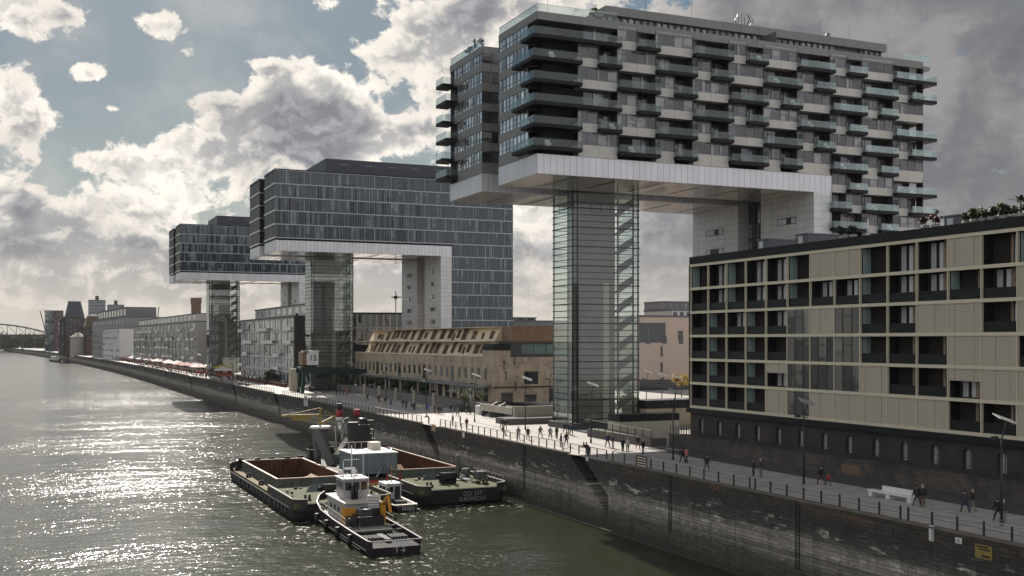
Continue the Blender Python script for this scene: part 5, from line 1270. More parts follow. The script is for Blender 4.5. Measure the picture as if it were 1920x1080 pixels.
m = MB(); m.tube((0,5.5,2.9),(0,5.5,5.0),.05,n=5); m.obox((-.6,5.5,4),(.6,5.5,4),.05,.05); m.build('mast', M['yellow'], t)
for x in (-.75, .95):
    m = MB(); m.face([(x,5.4,3.1),(x+.35,5.4,3.2),(x+.3,5.4,4.0),(x+.08,5.4,4.1)]); m.face([(x,5.43,3.1),(x+.35,5.43,3.2),(x+.3,5.43,4.0),(x+.08,5.43,4.1)]); m.build('flag', M['red'], t)
text('HUGO', .55, M['white'], t, loc=(.2, -.07, .3))
for k, y in enumerate((1, 5.5, 9)):
    m = MB(); m.tube((1.65,y,.1),(1.65,y,.8),.16,n=8); m.build('fender', M['rope'], t)
# mooring lines
def line(p, q, label, r=.05):
    m = MB(); a, b = Vector(p), Vector(q); pr = a
    for k in range(1, 9):
        u = k/8; c = a.lerp(b, u)-Vector((0,0,1.6*u*(1-u))); m.tube(pr, c, r, n=5, caps=False); pr = c
    tag(m.build('mooring_line', M['rope']), label, 'rope')
line((-26,129.8,WATER+2.4), (-28,125.5,WATER+1.9), 'mooring line from the left barge deck to the tug bow')
line((-28.9,130.8,WATER+2.5), (-27,127,WATER+1.8), 'second line between the left barge corner and the tug')
line((-13.2,140,WATER+2.5), (-16.5,150,WATER+1.9), 'line from the right barge to the crane pontoon')

# ------------------------------------------------------------------ old portal crane with the number 15
t = thing('quay_crane', 'old dark green portal crane with a white cab numbered 15 standing on the quay', 'crane', (0, 287, 0))
m = MB()
for y in (-2.2, 2.2): m.obox((6.9,y,0),(7.4,y,5.2),.8,.8)
m.obox((6.9,-2.2,1.2),(6.9,2.2,1.2),.4,.4); m.obox((8.6,-2.4,3.0),(8.1,-2.4,5.4),.7,.6); m.build('leg', M['green_dark'], t)
m = MB()
for y in (-2.6, 2.6): m.obox((6.4,y,5.9),(26,y,5.2),.5,1.5)
m.box(6.6, 12, -2.3, 2.3, 6.0, 6.7); m.build('portal_beam', M['green_dark'], t)
m = MB(); m.tube((9.3,0,6.6),(9.3,0,7.2),1.8,n=14); m.build('turntable', M['black'], t)
m = MB(); m.box(8.1, 11.2, -2.0, 2.6, 7.2, 10.7); m.box(7.9, 11.4, -2.2, 2.8, 10.7, 10.95); cb = m.build('cab', M['white'], t)
m = MB(); m.box(7.0, 8.08, -1.9, 2.4, 7.2, 10.6); m.build('machine_house', M['brown_box'], t)
text('15', 2.1, M['black'], cb, loc=(9.75, -2.06, 9.0), bold=.03)
m = MB(); a0 = Vector((8.6,-.9,7.4)); tip = Vector((4.5,-6,20.5))
for dx, dy in ((0,0),(.9,0),(0,1.6),(.9,1.6)): m.obox(a0+Vector((dx,dy,0)), tip+Vector((dx*.3,dy*.3,0)), .14, .14)
for k in range(11):
    u, v = k/11, (k+1)/11
    p = a0.lerp(tip, u); q = a0.lerp(tip, v); s0 = 1-.7*u; s1 = 1-.7*v
    m.obox(p, q+Vector((.9*s1,0,0)), .08, .08); m.obox(p+Vector((0,1.6*s0,0)), q+Vector((0,0,0)), .08, .08); m.obox(p+Vector((.9*s0,0,0)), p, .08, .08)
m.obox(tip, (9.5,.5,10.8), .08, .08); m.obox(tip+Vector((.2,.3,0)), (10.6,1,10.8), .08, .08); m.build('jib', M['steel_dark'], t)
m = MB(); m.box(4.9, 6.6, -1.2, 1.4, 0, 6.0); tag(m.build('kiosk_pillar', plain('pillar_cream', (.42,.38,.30), .7)), 'cream pillar box at the foot of the old quay crane', 'pillar', loc=(-1.2+2.5, 296, 0))

# ------------------------------------------------------------------ quay furniture
segs = [(40,63.6,'handrail section nearest the camera, at the right edge'), (64.4,82.4,'handrail section before the white bench'), (83.2,100.4,'handrail section before the lamp by the brick arches'), (103.4,108.6,'short handrail section right of the striped board'), (110.0,119.0,'handrail section above the wall stairs before the near tower'), (121,164,'long sunlit handrail section before the near tower'), (173,224,'handrail section behind the barges'), (225,278,'handrail section between the barges and the old crane'), (289,340,'handrail section beside the old quay crane'), (350,436,'handrail section before the pale glass block'), (446,510,'handrail section by the striped market tents'), (521,600,'handrail section before the far market'), (611,650,'farthest handrail section')]
for (y0, y1, lb) in segs:
    t = thing('quay_railing', 'pale-topped '+lb, 'railing', (.38, y0, .16), group='handrail sections along the quay edge')
    L = y1-y0; m = MB(); m.box(-.05, .05, 0, L, 1.0, 1.07); m.build('handrail', M['steel'], t)
    n = max(2, round(L/2.3)); base = None
    for k in range(n+1):
        if base is None:
            m = MB(); m.box(-.05, .05, -.07, .07, 0, 1.0); base = m.build('post', M['steel_dark'], t); base.location = (0, 0, 0)
        else:
            c = base.copy(); COL.objects.link(c); c.parent = t; c.location = (0, L*k/n, 0)
    if y0 < 300:
        m = MB(); m.box(-.01, .01, 0, L, .45, .48); m.box(-.01, .01, 0, L, .75, .77); m.build('wire', M['steel_dark'], t)

def lamp_build():
    t = thing('street_lamp', '', 'street lamp', (0,0,0), group='reflector street lamps along the quay')
    m = MB(); m.tube((0,0,0),(0,0,6.4),.1,.07,8); m.tube((0,0,0),(0,0,.5),.14,n=8); m.build('pole', M['steel_dark'], t)
    m = MB(); m.obox((0,0,6.3),(.35,-.1,7.6),.08,.08); m.obox((-.55,0,6.4),(.5,0,6.25),.07,.07); m.build('arm', M['steel_dark'], t)
    m = MB(); m.box(-.9,-.45,-.15,.15,6.3,6.55); m.build('spotlight', M['steel_dark'], t)
    m = MB(); c = Vector((.25,-.1,7.75)); u = Vector((.68,-.2,-.24)); v = Vector((.15,.5,.15)); w = Vector((.03,0,.05))
    m.loft([[c-u-v, c+u-v, c+u+v, c-u+v], [c-u-v+w, c+u-v+w, c+u+v+w, c-u+v+w]]); m.build('reflector', plain('reflector', (.34,.34,.33), .5), t)
    return t
lamp0 = lamp_build()
LAMPS = [((985,806),'slender lamp left of the near glass tower'), ((1108,831),'slender lamp in front of the near glass tower'), ((1262,862),'lamp at the edge of the building shadow before the shutter-front block'), ((1507,908),'lamp before the third brick arch group, in shade'), ((1878,985),'lamp at the right edge in deep shade'), ((890,791),'lamp right of the terrace steps'), ((799,768),'lamp before the middle of the warehouse'), ((724,752),'lamp before the left end of the warehouse'), ((655,738),'lamp right of the old quay crane'), ((502,712),'lamp before the pale glass block'), ((436,706),'lamp by the striped market tents'), ((372,699),'lamp before the farthest glass tower'), ((1241,790),'left lamp on the plaza behind the beige wall'), ((1266,800),'right lamp on the plaza beside the shutter-front block'), ((1031,775),'lamp behind the lattice wall left of the near tower'), ((1212,775),'lamp on the plaza right of the near tower')]
for i, (p, lb) in enumerate(LAMPS):
    o_ = lamp0 if i == 0 else copy_tree(lamp0); x, y = gpix(*p); o_.location = (x, y, 0); o_['label'] = lb; o_.rotation_euler = (0, 0, R((i*23) % 17-8))

def wall_sign(x, ytop, ybot, wpx, mt, label, marks=None, X=-.06):
    Y = on_x(x, 0); d = 60*sin(YAW)+Y*cos(YAW); z1 = 13.5-(ytop-639)*d/F; z0 = 13.5-(ybot-639)*d/F
    Ya, Yb = on_x(x+wpx/2, 0), on_x(x-wpx/2, 0)
    m = MB(); m.box(X-.04, X, 0, Yb-Ya, 0, z1-z0); s_ = tag(m.build('wall_sign', mt), label, 'sign', loc=(0, Ya, z0))
    if marks:
        m = MB()
        for (a, b, c, e) in marks: m.box(X-.06, X-.045, a*(Yb-Ya), b*(Yb-Ya), c*(z1-z0), e*(z1-z0))
        m.build('lettering', M['black'], s_)
wall_sign(574, 742, 761, 7, M['white'], 'white plate on the quay wall below the old quay crane', [(.2,.8,.1+.2*k,.2+.2*k) for k in range(4)])
wall_sign(1748, 985, 1014, 9, M['white'], 'narrow white depth gauge on the shaded quay wall', [(.0,.5,.08+.15*k,.14+.15*k) for k in range(6)])
wall_sign(1799, 1008, 1019, 12, M['white'], 'small white plate left of the yellow sign on the quay wall', [(.2,.8,.3,.4),(.3,.7,.55,.7)])
wall_sign(1846, 1022, 1048, 32, M['yellow'], 'yellow notice board on the shaded quay wall at the right', [(.1,.6,.12,.28),(.2,.9,.8,.92),(.1,.75,.62,.72)])
wall_sign(870, 808, 820, 4, M['white'], 'tiny white plate on the wall right of the barge lettering')
wall_sign(814, 796, 808, 7, M['beige'] if 'beige' in M else M['sand'], 'beige patch plate high on the wall behind the right barge')
wall_sign(1102, 857, 864, 4, M['white'], 'tiny white plate beside the wall stairs')
t = thing('striped_board', 'dark board with pale stripes fixed to the railing', 'board', (.15, on_x(1213, .1), .1)); L = on_x(1193, .1)-on_x(1213, .1)
m = MB(); m.box(-.04, 0, 0, L, 0, 1.25); m.build('board', M['rust'], t)
m = MB()
for k in range(4): m.box(-.06, -.045, .08*L, .92*L, .15+.28*k, .26+.28*k)
m.build('stripe', M['cream'], t)
for (x, y) in ((655,708),): pass
x, y = gpix(1672, 936); t = thing('stone_bench', 'long white stone bench on the shaded promenade', 'bench', (x, y, 0), R(0))
L = 5.2
m = MB(); m.box(-.35, .35, -L/2, L/2, .42, .58); m.build('seat', M['white'], t)
for yy in (-L/2+.1, 0, L/2-.5):
    m = MB(); m.box(-.28, .28, yy, yy+.45, 0, .42); m.build('leg', M['white'], t)
m = MB(); m.box(.22, .34, -L/2+.4, L/2-1.2, .58, 1.0); m.build('backrest', M['white'], t)
for (p, lb) in (((647,712),'pale bench in the shade right of the old crane'),((715,752),'bench with people in the shade before the warehouse'),((787,766),'bench in the shade at the edge of the sunlight')):
    x, y = gpix(*p); t = thing('quay_bench', lb, 'bench', (x, y, 0)); m = MB(); m.box(-.3,.3,-2,2,.4,.52); m.build('seat', M['cream'], t)
    for yy in (-1.7, 1.4):
        m = MB(); m.box(-.25,.25,yy,yy+.3,0,.4); m.build('leg', M['cream'], t)
m = MB(); m.box(-.03, 0, 0, 2.6, .25, 1.15); tag(m.build('painted_patch', plain('patch', (.16,.11,.08), .8)), 'pinkish painted patch on the rubble stone plinth', 'painted patch', loc=(15.69, on_x(1612, 15.7), 0))

# ------------------------------------------------------------------ people
def figure(joints, edges, name):
    me = bpy.data.meshes.new(name); keys = list(joints); me.from_pydata([joints[k][0] for k in keys], [(keys.index(a), keys.index(b)) for a, b in edges], []); me.update()
    o = bpy.data.objects.new(name, me); COL.objects.link(o)
    sk = o.modifiers.new('s', 'SKIN'); sk.use_smooth_shade = True
    for i, k in enumerate(keys):
        r = joints[k][1]; r = r if isinstance(r, tuple) else (r, r); me.skin_vertices[0].data[i].radius = r; me.skin_vertices[0].data[i].use_root = (k == 'pelvis')
    ss = o.modifiers.new('u', 'SUBSURF'); ss.levels = 1; ss.render_levels = 1
    dg = bpy.context.evaluated_depsgraph_get(); m2 = bpy.data.meshes.new_from_object(o.evaluated_get(dg)); bpy.data.objects.remove(o)
    return m2
def person_mesh(pose, child=False):
    a = dict(stand=(.0,.0,.0,.0), walk=(.30,-.28,.22,-.2), stride=(-.22,.26,-.25,.2), lean=(.0,.05,0,0), sit=(0,0,0,0))[pose]
    lean = .38 if pose == 'lean' else (.05 if pose in ('walk','stride') else 0)
    z0 = -.38 if pose == 'sit' else 0
    J = {}
    J['pelvis'] = ((0,0,.93+z0), (.185,.14)); J['waist'] = ((0,lean*.3,1.12+z0), (.175,.135)); J['chest'] = ((0,lean*.7,1.32+z0-lean*.1), (.215,.145)); J['neck'] = ((0,lean*1.0,1.48+z0-lean*.2), .065); J['head'] = ((0,lean*1.15+.02,1.58+z0-lean*.25), (.085,.10)); J['crown'] = ((0,lean*1.2+.01,1.70+z0-lean*.25), (.08,.095))
    E = [('pelvis','waist'),('waist','chest'),('chest','neck'),('neck','head'),('head','crown')]
    for s, nm, hip, arm in ((-1,'L',a[0],a[2]),(1,'R',a[1],a[3])):
        J['sh'+nm] = ((s*.19, lean*.9, 1.42+z0-lean*.2), .085); J['el'+nm] = ((s*.26, lean+arm*.6+(.25 if pose == 'lean' else 0), 1.14+z0-lean*.1), .066)
        J['ha'+nm] = ((s*(.24 if pose != 'lean' else .15), lean+arm*1.1+.06+(.42 if pose == 'lean' else 0), (.90 if pose != 'lean' else 1.12)+z0), .038); J['fi'+nm] = ((s*(.24 if pose != 'lean' else .1), lean+arm*1.2+.09+(.46 if pose == 'lean' else 0), (.80 if pose != 'lean' else 1.08)+z0), .03)
        E += [('chest','sh'+nm),('sh'+nm,'el'+nm),('el'+nm,'ha'+nm),('ha'+nm,'fi'+nm)]
        if pose == 'sit': J['hi'+nm] = ((s*.1,0,.52), .095); J['kn'+nm] = ((s*.12,.45,.50), .07); J['an'+nm] = ((s*.12,.42,.08), .048); J['to'+nm] = ((s*.13,.6,.045), .04)
        else: J['hi'+nm] = ((s*.10,0,.86), .105); J['kn'+nm] = ((s*.11, hip*.75+.03, .49), .08); J['an'+nm] = ((s*.11, hip*1.2, .09), .056); J['to'+nm] = ((s*.12, hip*1.2+.15, .045), .04)
        E += [('pelvis','hi'+nm),('hi'+nm,'kn'+nm),('kn'+nm,'an'+nm),('an'+nm,'to'+nm)]
    me = figure(J, E, 'person_body')
    sh = []
    for n in range(4): me.materials.append(None)
    hands = [Vector(J['fiL'][0]), Vector(J['fiR'][0])]; hd = J['neck'][0][2]+.02
    for p in me.polygons:
        c = p.center
        if c.z > hd or min((c-h).length for h in hands) < .075: k = 0
        elif c.z < .1: k = 3
        elif pose == 'sit': k = 2 if (c.z < .62 and c.y > -.05) or c.z < .6 else 1
        elif c.z < .88 and abs(c.x) < .2: k = 2
        else: k = 1
        p.material_index = k; p.use_smooth = True
    hp = J['crown'][0]; m = MB(); m.ball((hp[0], hp[1]-.02, hp[2]+.0), .105, 10, 6, 1, 1.1, .95)
    return me, m, hd
SKIN = plain('skin', (.42,.26,.19), .6); SHOE = M['black']
CL = {'black': (.018,.018,.02), 'dark grey': (.05,.05,.055), 'navy': (.02,.03,.07), 'brown': (.10,.055,.035), 'grey': (.17,.165,.16), 'pale': (.45,.42,.38), 'red': (.42,.035,.04), 'blue': (.06,.13,.30), 'pink': (.45,.16,.18), 'olive': (.08,.085,.045)}
CLM = {k: plain('cloth_'+k.replace(' ', '_'), v, .8) for k, v in CL.items()}
HAIR = {'dark': plain('hair_dark', (.02,.015,.012), .7), 'fair': plain('hair_fair', (.35,.25,.14), .7), 'grey': plain('hair_grey', (.35,.34,.33), .7)}
PM = {p: person_mesh(p) for p in ('stand','walk','stride','lean','sit')}
HM = {}
VERB = {'stand': 'standing', 'walk': 'walking', 'stride': 'striding', 'lean': 'leaning on the railing', 'sit': 'sitting'}
ORD = ['first','second','third','fourth','fifth','sixth','seventh','eighth','ninth','tenth','eleventh','twelfth','thirteenth','fourteenth','fifteenth','sixteenth','seventeenth','eighteenth','nineteenth','twentieth']
GROUPS = [
 ('left of the old crane', [(504,721,'stand','black'),(511,722,'walk','dark grey'),(518,723,'stand','navy'),(524,724,'stride','black'),(528,724,'walk','brown'),(533,725,'stand','black'),(547,727,'walk','dark grey'),(551,727,'stride','black'),(555,728,'stand','navy'),(496,719,'walk','grey'),(488,716,'walk','black'),(480,717,'stand','brown'),(473,714,'stride','black'),(466,712,'walk','dark grey'),(540,722,'walk','olive')]),
 ('under the old crane beam', [(581,735,'walk','black'),(589,735,'stand','dark grey'),(594,736,'stride','black'),(601,735,'stand','navy'),(605,738,'walk','black'),(611,738,'stand','brown'),(617,735,'walk','black')]),
 ('in the shade behind the boats', [(631,741,'stand','black'),(638,742,'walk','dark grey'),(644,742,'stand','black'),(650,742,'stand','red'),(689,752,'walk','black'),(708,753,'sit','brown'),(711,754,'stand','black'),(722,759,'walk','black'),(733,760,'stand','blue'),(756,765,'walk','dark grey'),(762,766,'stand','black')]),
 ('on the quay by the terrace steps', [(772,768,'sit','black'),(777,770,'stand','dark grey'),(802,773,'walk','blue'),(815,776,'stand','black'),(822,777,'stand','black'),(827,777,'walk','brown'),(835,794,'lean','brown'),(845,774,'walk','black'),(849,798,'stand','black'),(858,782,'walk','grey'),(863,800,'stand','navy'),(875,804,'stride','brown'),(875,776,'stand','black'),(882,777,'stand','dark grey')]),
 ('before the near glass tower', [(941,805,'walk','dark grey'),(947,806,'walk','black'),(943,816,'sit','brown'),(972,824,'stand','grey'),(990,825,'walk','black'),(1013,821,'walk','brown'),(1032,824,'walk','grey'),(1044,823,'stand','black'),(1052,839,'stand','dark grey'),(1059,813,'walk','black'),(1066,815,'stride','black'),(1071,817,'walk','navy'),(1062,837,'walk','black')]),
 ('between wall stairs and striped board', [(1123,854,'lean','brown'),(1130,855,'lean','black'),(1139,839,'walk','navy'),(1149,841,'stride','dark grey'),(1168,848,'stand','black'),(1177,849,'stand','pale'),(1196,842,'walk','black'),(1206,852,'stride','black')]),
 ('in the shadow before the brick arches', [(1280,868,'walk','black'),(1287,869,'stride','pink'),(1325,884,'walk','black'),(1413,893,'stand','black'),(1426,894,'stand','dark grey'),(1539,909,'walk','black'),(1553,910,'child','red'),(1720,950,'walk','black'),(1730,951,'stand','black'),(1810,961,'walk','dark grey'),(1823,958,'stride','black'),(1872,978,'walk','black'),(1882,979,'stand','dark grey')]),
]
for gname, lst in GROUPS:
    for i, (x, y, pose, col) in enumerate(sorted(lst)):
        child = pose == 'child'; pz = 'walk' if child else pose
        me, hairmb, hd = PM[pz]; X, Y = gpix(x, y)
        if pose == 'lean': X = .75
        X = max(X, .8)
        who = 'child' if child else 'person'
        t = bpy.data.objects.new('person', me); COL.objects.link(t)
        trz = ('black','dark grey','navy','grey','brown')[(i*3+x) % 5]
        for k, mm in enumerate((SKIN, CLM[col], CLM[trz], SHOE)): t.material_slots[k].link = 'OBJECT'; t.material_slots[k].material = mm
        sc = .66 if child else (.96+.07*((x*7+i*3) % 5)/4)
        t.location = (X, Y, 0 if X > .9 or True else .16); t.scale = (sc,)*3
        rz = {'lean': pi/2, 'stand': R((x*37) % 360), 'sit': -pi/2+.3}.get(pose, R(0+(x % 2)*180+(x*13) % 30-15)); t.rotation_euler = (0,0,rz)
        tag(t, '%s in %s top %s, %s from left %s' % (who, col, VERB[pz].split()[0], ORD[i], gname), 'person', 'people on the quay promenade')
        key = (pz, ('dark','fair','grey','dark')[(x+i) % 4])
        if key not in HM:
            h = hairmb.build('hair', HAIR[key[1]], t); HM[key] = h
        else:
            h = HM[key].copy(); COL.objects.link(h); h.parent = t
rq = random.Random(77)
for gname, ya, yb, nn in (('small dark figure in the crowd on the quay before the pale glass block', 330, 425, 34), ('small dark figure walking by the tents near the farthest glass tower', 426, 520, 30)):
    for i in range(nn):
        pz = rq.choice(('walk','stride','stand')); me, hairmb, hd = PM[pz]; t = bpy.data.objects.new('person', me); COL.objects.link(t); c1 = rq.choice(('black','dark grey','navy','black','brown'))
        for k, mm in enumerate((SKIN, CLM[c1], CLM[rq.choice(('black','dark grey','navy'))], SHOE)): t.material_slots[k].link = 'OBJECT'; t.material_slots[k].material = mm
        t.location = (rq.uniform(.9, 7.5), rq.uniform(ya, yb), 0); t.rotation_euler = (0,0,rq.uniform(0, 6.28)); tag(t, gname, 'person', gname)
# far crowd and tables by the market: reads as one mass
rr = random.Random(8)
m = MB()
for k in range(420):
    y = rr.uniform(430, 900); x = rr.uniform(1.2, 5+9*rr.random()); h = rr.uniform(1.55, 1.85); mt = rr.randrange(4); m.mat(mt)
    m.tube((x,y,0),(x,y,h*.5),.13,.17,6); m.mat(rr.randrange(4)); m.tube((x,y,h*.5),(x,y,h*.84),.2,.18,6); m.mat(4); m.ball((x,y,h*.92), .11, 6, 4)
o_ = m.build('crowd', [CLM['black'], CLM['dark grey'], CLM['red'], CLM['grey'], SKIN]); o_['kind'] = 'stuff'; o_['label'] = 'far-off dense crowd walking among the market tents on the quay'; o_['category'] = 'crowd'

# ------------------------------------------------------------------ market tents
M['tent_white'] = plain('tent_white', (.62,.58,.54), .7); M['tent_red'] = plain('tent_red', (.30,.07,.06), .7); M['tent_pink'] = plain('tent_pink', (.55,.40,.36), .7)
def tent(x, y, w, d, h, mt, label, group=None, wall='tent_red'):
    t = thing('market_tent', label, 'market tent', (x, y, 0), group=group)
    m = MB()
    for a in (-w, w):
        for b in (-d, d): m.tube((a,b,0),(a,b,h),.06,n=5)
    m.build('frame', M['steel'], t)
    m = MB(); zt = h+1.3; c = (0,0,zt)
    q = [(-w-.3,-d-.3,h-.2),(w+.3,-d-.3,h-.2),(w+.3,d+.3,h-.2),(-w-.3,d+.3,h-.2)]
    for i in range(4): m.face([q[i], q[(i+1) % 4], c]); m.face([q[i], q[(i+1) % 4], (q[(i+1) % 4][0], q[(i+1) % 4][1], h-.5), (q[i][0], q[i][1], h-.5)])
    m.build('canopy', M[mt], t)
    m = MB(); m.box(-w+.2, w-.2, -d+.3, d-.3, 0, 1.1); m.box(w-.15, w-.1, -d, d, 0, h-.3); m.build('counter', M[wall], t)
    return t
kinds = [('tent_white','rust','white'),('tent_pink','tent_red','pinkish'),('tent_white','tent_red','white'),('tent_red','rust','red')]
protos = {}
rr = random.Random(21)
for k in range(46):
    y = 470+k*9.4; x = 9.5+rr.uniform(-1,1.5)+(5.5 if k % 3 == 0 else 0)-(.02*(y-650) if y > 650 else 0)*.6; kd = rr.choice((0,0,1,2,3,2)); mt, wl, cn = kinds[kd]
    band = 'near the farthest glass tower' if y < 560 else ('before the white residential block' if y < 760 else 'toward the round tower')
    lb = '%s peaked market tent in the row %s' % (cn, band); gp_ = '%s market tents %s' % (cn, band)
    if kd not in protos: protos[kd] = tent(x, y, 2.6, 3.6, 2.7, mt, lb, gp_, wl)
    else:
        c = copy_tree(protos[kd]); c.location = (x, y, 0); c['label'] = lb; c['group'] = gp_
x, y = gpix(409, 700); 
M['stripe'] = NT('stripe'); _s = M['stripe']; hc, z, p = _s.hside(); M['stripe'] = _s.set(_s.mix(_s.math('LESS_THAN', _s.math('FRACT', _s.math('MULTIPLY', p[1], .8)), .5), (.6,.58,.56), (.06,.06,.07)), .7)
M['tent_yellow'] = plain('tent_yellow', (.42,.36,.06), .7)
tent(12, 455, 3, 4, 3.4, 'stripe', 'black and white striped tent left of the yellow tent')
tent(12, 443, 3, 4, 3.4, 'tent_yellow', 'yellow tent between the striped tent and the glass block')
tent(11, 431, 2.6, 3.6, 2.7, 'tent_white', 'lone white tent right of the yellow tent')

# parked cars and dark hedge before the glass block
def car(x, y, col, label):
    t = thing('parked_car', label, 'car', (x, y, 0))
    m = MB(); m.loft([[(-.85,-2.1,.35),(.85,-2.1,.35),(.85,2.1,.35),(-.85,2.1,.35)],[(-.88,-2.15,.6),(.88,-2.15,.6),(.88,2.15,.6),(-.88,2.15,.6)],[(-.84,-2.05,.9),(.84,-2.05,.9),(.84,2.05,.85),(-.84,2.05,.85)],[(-.65,-1.3,1.42),(.65,-1.3,1.42),(.65,.7,1.42),(-.65,.7,1.42)]]); m.build('body', CLM[col], t)
    m = MB(); m.loft([[(-.86,-1.9,.92),(.86,-1.9,.92),(.86,1.45,.92),(-.86,1.45,.92)],[(-.68,-1.4,1.38),(.68,-1.4,1.38),(.68,.8,1.38),(-.68,.8,1.38)]]); m.build('windows', M['dark_pane'], t)
    for a in (-.8, .8):
        for b in (-1.3, 1.3):
            m = MB(); m.tube((a-.1,b,.33),(a+.1,b,.33),.33,n=10); m.build('wheel', M['black'], t)
for k, (p, c, lb) in enumerate((((470,697),'grey','grey car left of the cream pillar before the glass block'), ((428,694),'pale','pale car beside the striped tent'), ((632,713),'black','black car in the shade right of the old crane'), ((613,712),'dark grey','dark car under the old crane beam'))):
    x, y = gpix(*p); car(x, y, c, lb)
m = MB(); m.leaves((0,0,2.0), 3, 1400, .35, sx=.5, sy=5, sz=.75, lumps=14); hb = m.build('hedge', M['leaf_dark']); tag(hb, 'dark bushy hedge at the foot of the pale glass block', 'hedge', loc=(12.5, 352, 0))
m = MB(); m.box(0, .5, 0, 80, 0, 1.1); tag(m.build('low_wall', M['rusty']), 'long low red-brown wall before the pale glass block', 'wall', loc=(10.2, 320, 0))
t = thing('yellow_tree', 'small tree with bright yellow leaves beside the shutter-front block', 'tree', (on_y(1278, 226), 226, 0))
m = MB(); m.tube((0,0,0),(0,0,3.4),.14,.08,7); m.obox((0,0,2.4),(1,.3,4),.07,.07); m.obox((0,0,2.6),(-.9,.2,4.1),.07,.07); m.build('trunk', M['bark'], t)
m = MB(); m.leaves((0,0,4.3), 2.6, 1300, .2, sz=.75, lumps=12); m.build('crown', M['leaf_yellow'], t)

# ------------------------------------------------------------------ far distance
m = MB(); rr = random.Random(2)
for k in range(70):
    y = 2250+rr.uniform(-60, 120); x = -330+k*6.0+rr.uniform(-4, 4); m.leaves((x, y, rr.uniform(8, 14)), rr.uniform(13, 20), 260, 2.6, sz=.8)
o_ = m.build('far_wood', M['leaf_dark']); o_['kind'] = 'stuff'; o_['label'] = 'dark line of far trees on the river bank behind the bridge'; o_['category'] = 'trees'
m = MB(); m.face([(-3000,2180,WATER+.3),(-62,2190,WATER+.3),(-60,2230,-1),(-3000,2220,-1)]); m.face([(-3000,2220,-1),(-60,2230,-1),(90,2300,-1),(90,6000,-1),(-3000,6000,-1)]); struct('far_bank', m, plain('bank_grass', (.07,.08,.035), .9))
t = thing('steel_truss_bridge', 'dark steel arch truss bridge crossing the river at the far left', 'bridge', (0, 2000, 0))
m = MB(); ytop = 46; zd = 21; x0, x1 = -420, -10
m.box(x0, x1+60, -6, 6, zd, zd+3); m.build('deck', M['steel_dark'], t)
for (c, hw, hh) in ((-105, 95, 17), (-300, 95, 17)):
    m = MB(); n = 14
    for k in range(n):
        ax = c-hw+2*hw*k/n; bx = c-hw+2*hw*(k+1)/n; za = zd+3+hh*(1-((ax-c)/hw)**2); zb_ = zd+3+hh*(1-((bx-c)/hw)**2)
        for yy in (-6, 6): m.obox((ax,yy,za),(bx,yy,zb_),1.6,2.0); m.obox((bx,yy,zd+2),(bx,yy,zb_),.8,.8); m.obox((ax,yy,za),(bx,yy,zd+3),.6,.6)
    m.build('arch_truss', M['steel_dark'], t)
for x in (-8, -202):
    m = MB(); m.box(x-5, x+5, -9, 9, WATER-1, zd); m.build('pier', M['stone_wall'], t)
def cargo(x, y, L, B, label, rot=0):
    t = thing('moored_ship', label, 'ship', (x, y, WATER), rot)
    m = MB(); m.loft(hull_loft(L, [(0,B*.35,2.2,-.4),(3,B*.5,2.0,-.6),(L*.8,B*.5,1.9,-.6),(L*.93,B*.38,2.6,-.4),(L,B*.08,3.2,0)], 1.4)); m.build('hull', M['hull'], t)
    m = MB(); m.box(-B*.35, B*.35, L*.25, L*.78, 1.4, 2.8); m.build('hatch_cover', M['rope'], t)
    m = MB(); m.box(-B*.35, B*.35, L*.08, L*.2, 1.4, 5); m.box(-B*.4, B*.4, L*.07, L*.21, 5, 5.4); m.build('wheelhouse', M['white'], t)
cargo(-27, 1190, 75, 9.5, 'low cargo ship moored at the far quay wall')
def far_mast(xp, yt, yb, Y, label, lat=False, name='harbour_crane', dx=0, cat='crane'):
    a = P3(xp, yb, Y); b = P3(xp+dx, yt, Y); t = thing(name, label, cat, (a.x, a.y, 0))
    m = MB(); w = Y*.0007; m.obox((0,0,0), (b.x-a.x, 0, b.z), w, w); m.build('boom', M['steel_dark'], t)
    m = MB(); m.box(-w*3, w*3, -w*3, w*3, -2 if Y > 600 else 0, w*5); m.build('base', M['steel_dark'], t)
    if lat:
        m = MB(); m.obox((b.x-a.x-w*6,0,b.z*.93),(b.x-a.x+w*8,0,b.z*.93),w*1.5,w*1.5); m.ball((b.x-a.x,0,b.z*.93),w*3,8,5); m.build('crossarm', M['steel_dark'], t)
far_mast(96, 583, 652, 1500, 'slanting dark harbour crane boom at the far left', dx=-21)
far_mast(288, 575, 612, 1400, 'faint slanting construction crane behind the white terraces', dx=10)
far_mast(742, 546, 590, 400, 'thin antenna mast with a crossarm between the tower and the white leg', lat=True, name='antenna_mast', cat='mast')
m = MB(); m.tube((0,0,-2),(0,0,16),1.0,n=8); tag(m.build('quay_pillar', M['rust']), 'dark pillar on the far quay left of the round tower', 'pillar', loc=(on_y(42, 1750), 1750, 0))

# ------------------------------------------------------------------ light, sky, camera
SUN_AZ, SUN_EL = 6.0, 34.0
ld = bpy.data.lights.new('sun', 'SUN'); ld.energy = 5.0; ld.angle = R(.5); ld.color = (1.0, .93, .84)
lo = bpy.data.objects.new('sun', ld); COL.objects.link(lo)
sd = Vector((sin(R(SUN_AZ))*cos(R(SUN_EL)), cos(R(SUN_AZ))*cos(R(SUN_EL)), sin(R(SUN_EL))))
lo.rotation_euler = sd.to_track_quat('Z', 'Y').to_euler(); lo.location = (0, 0, 200)

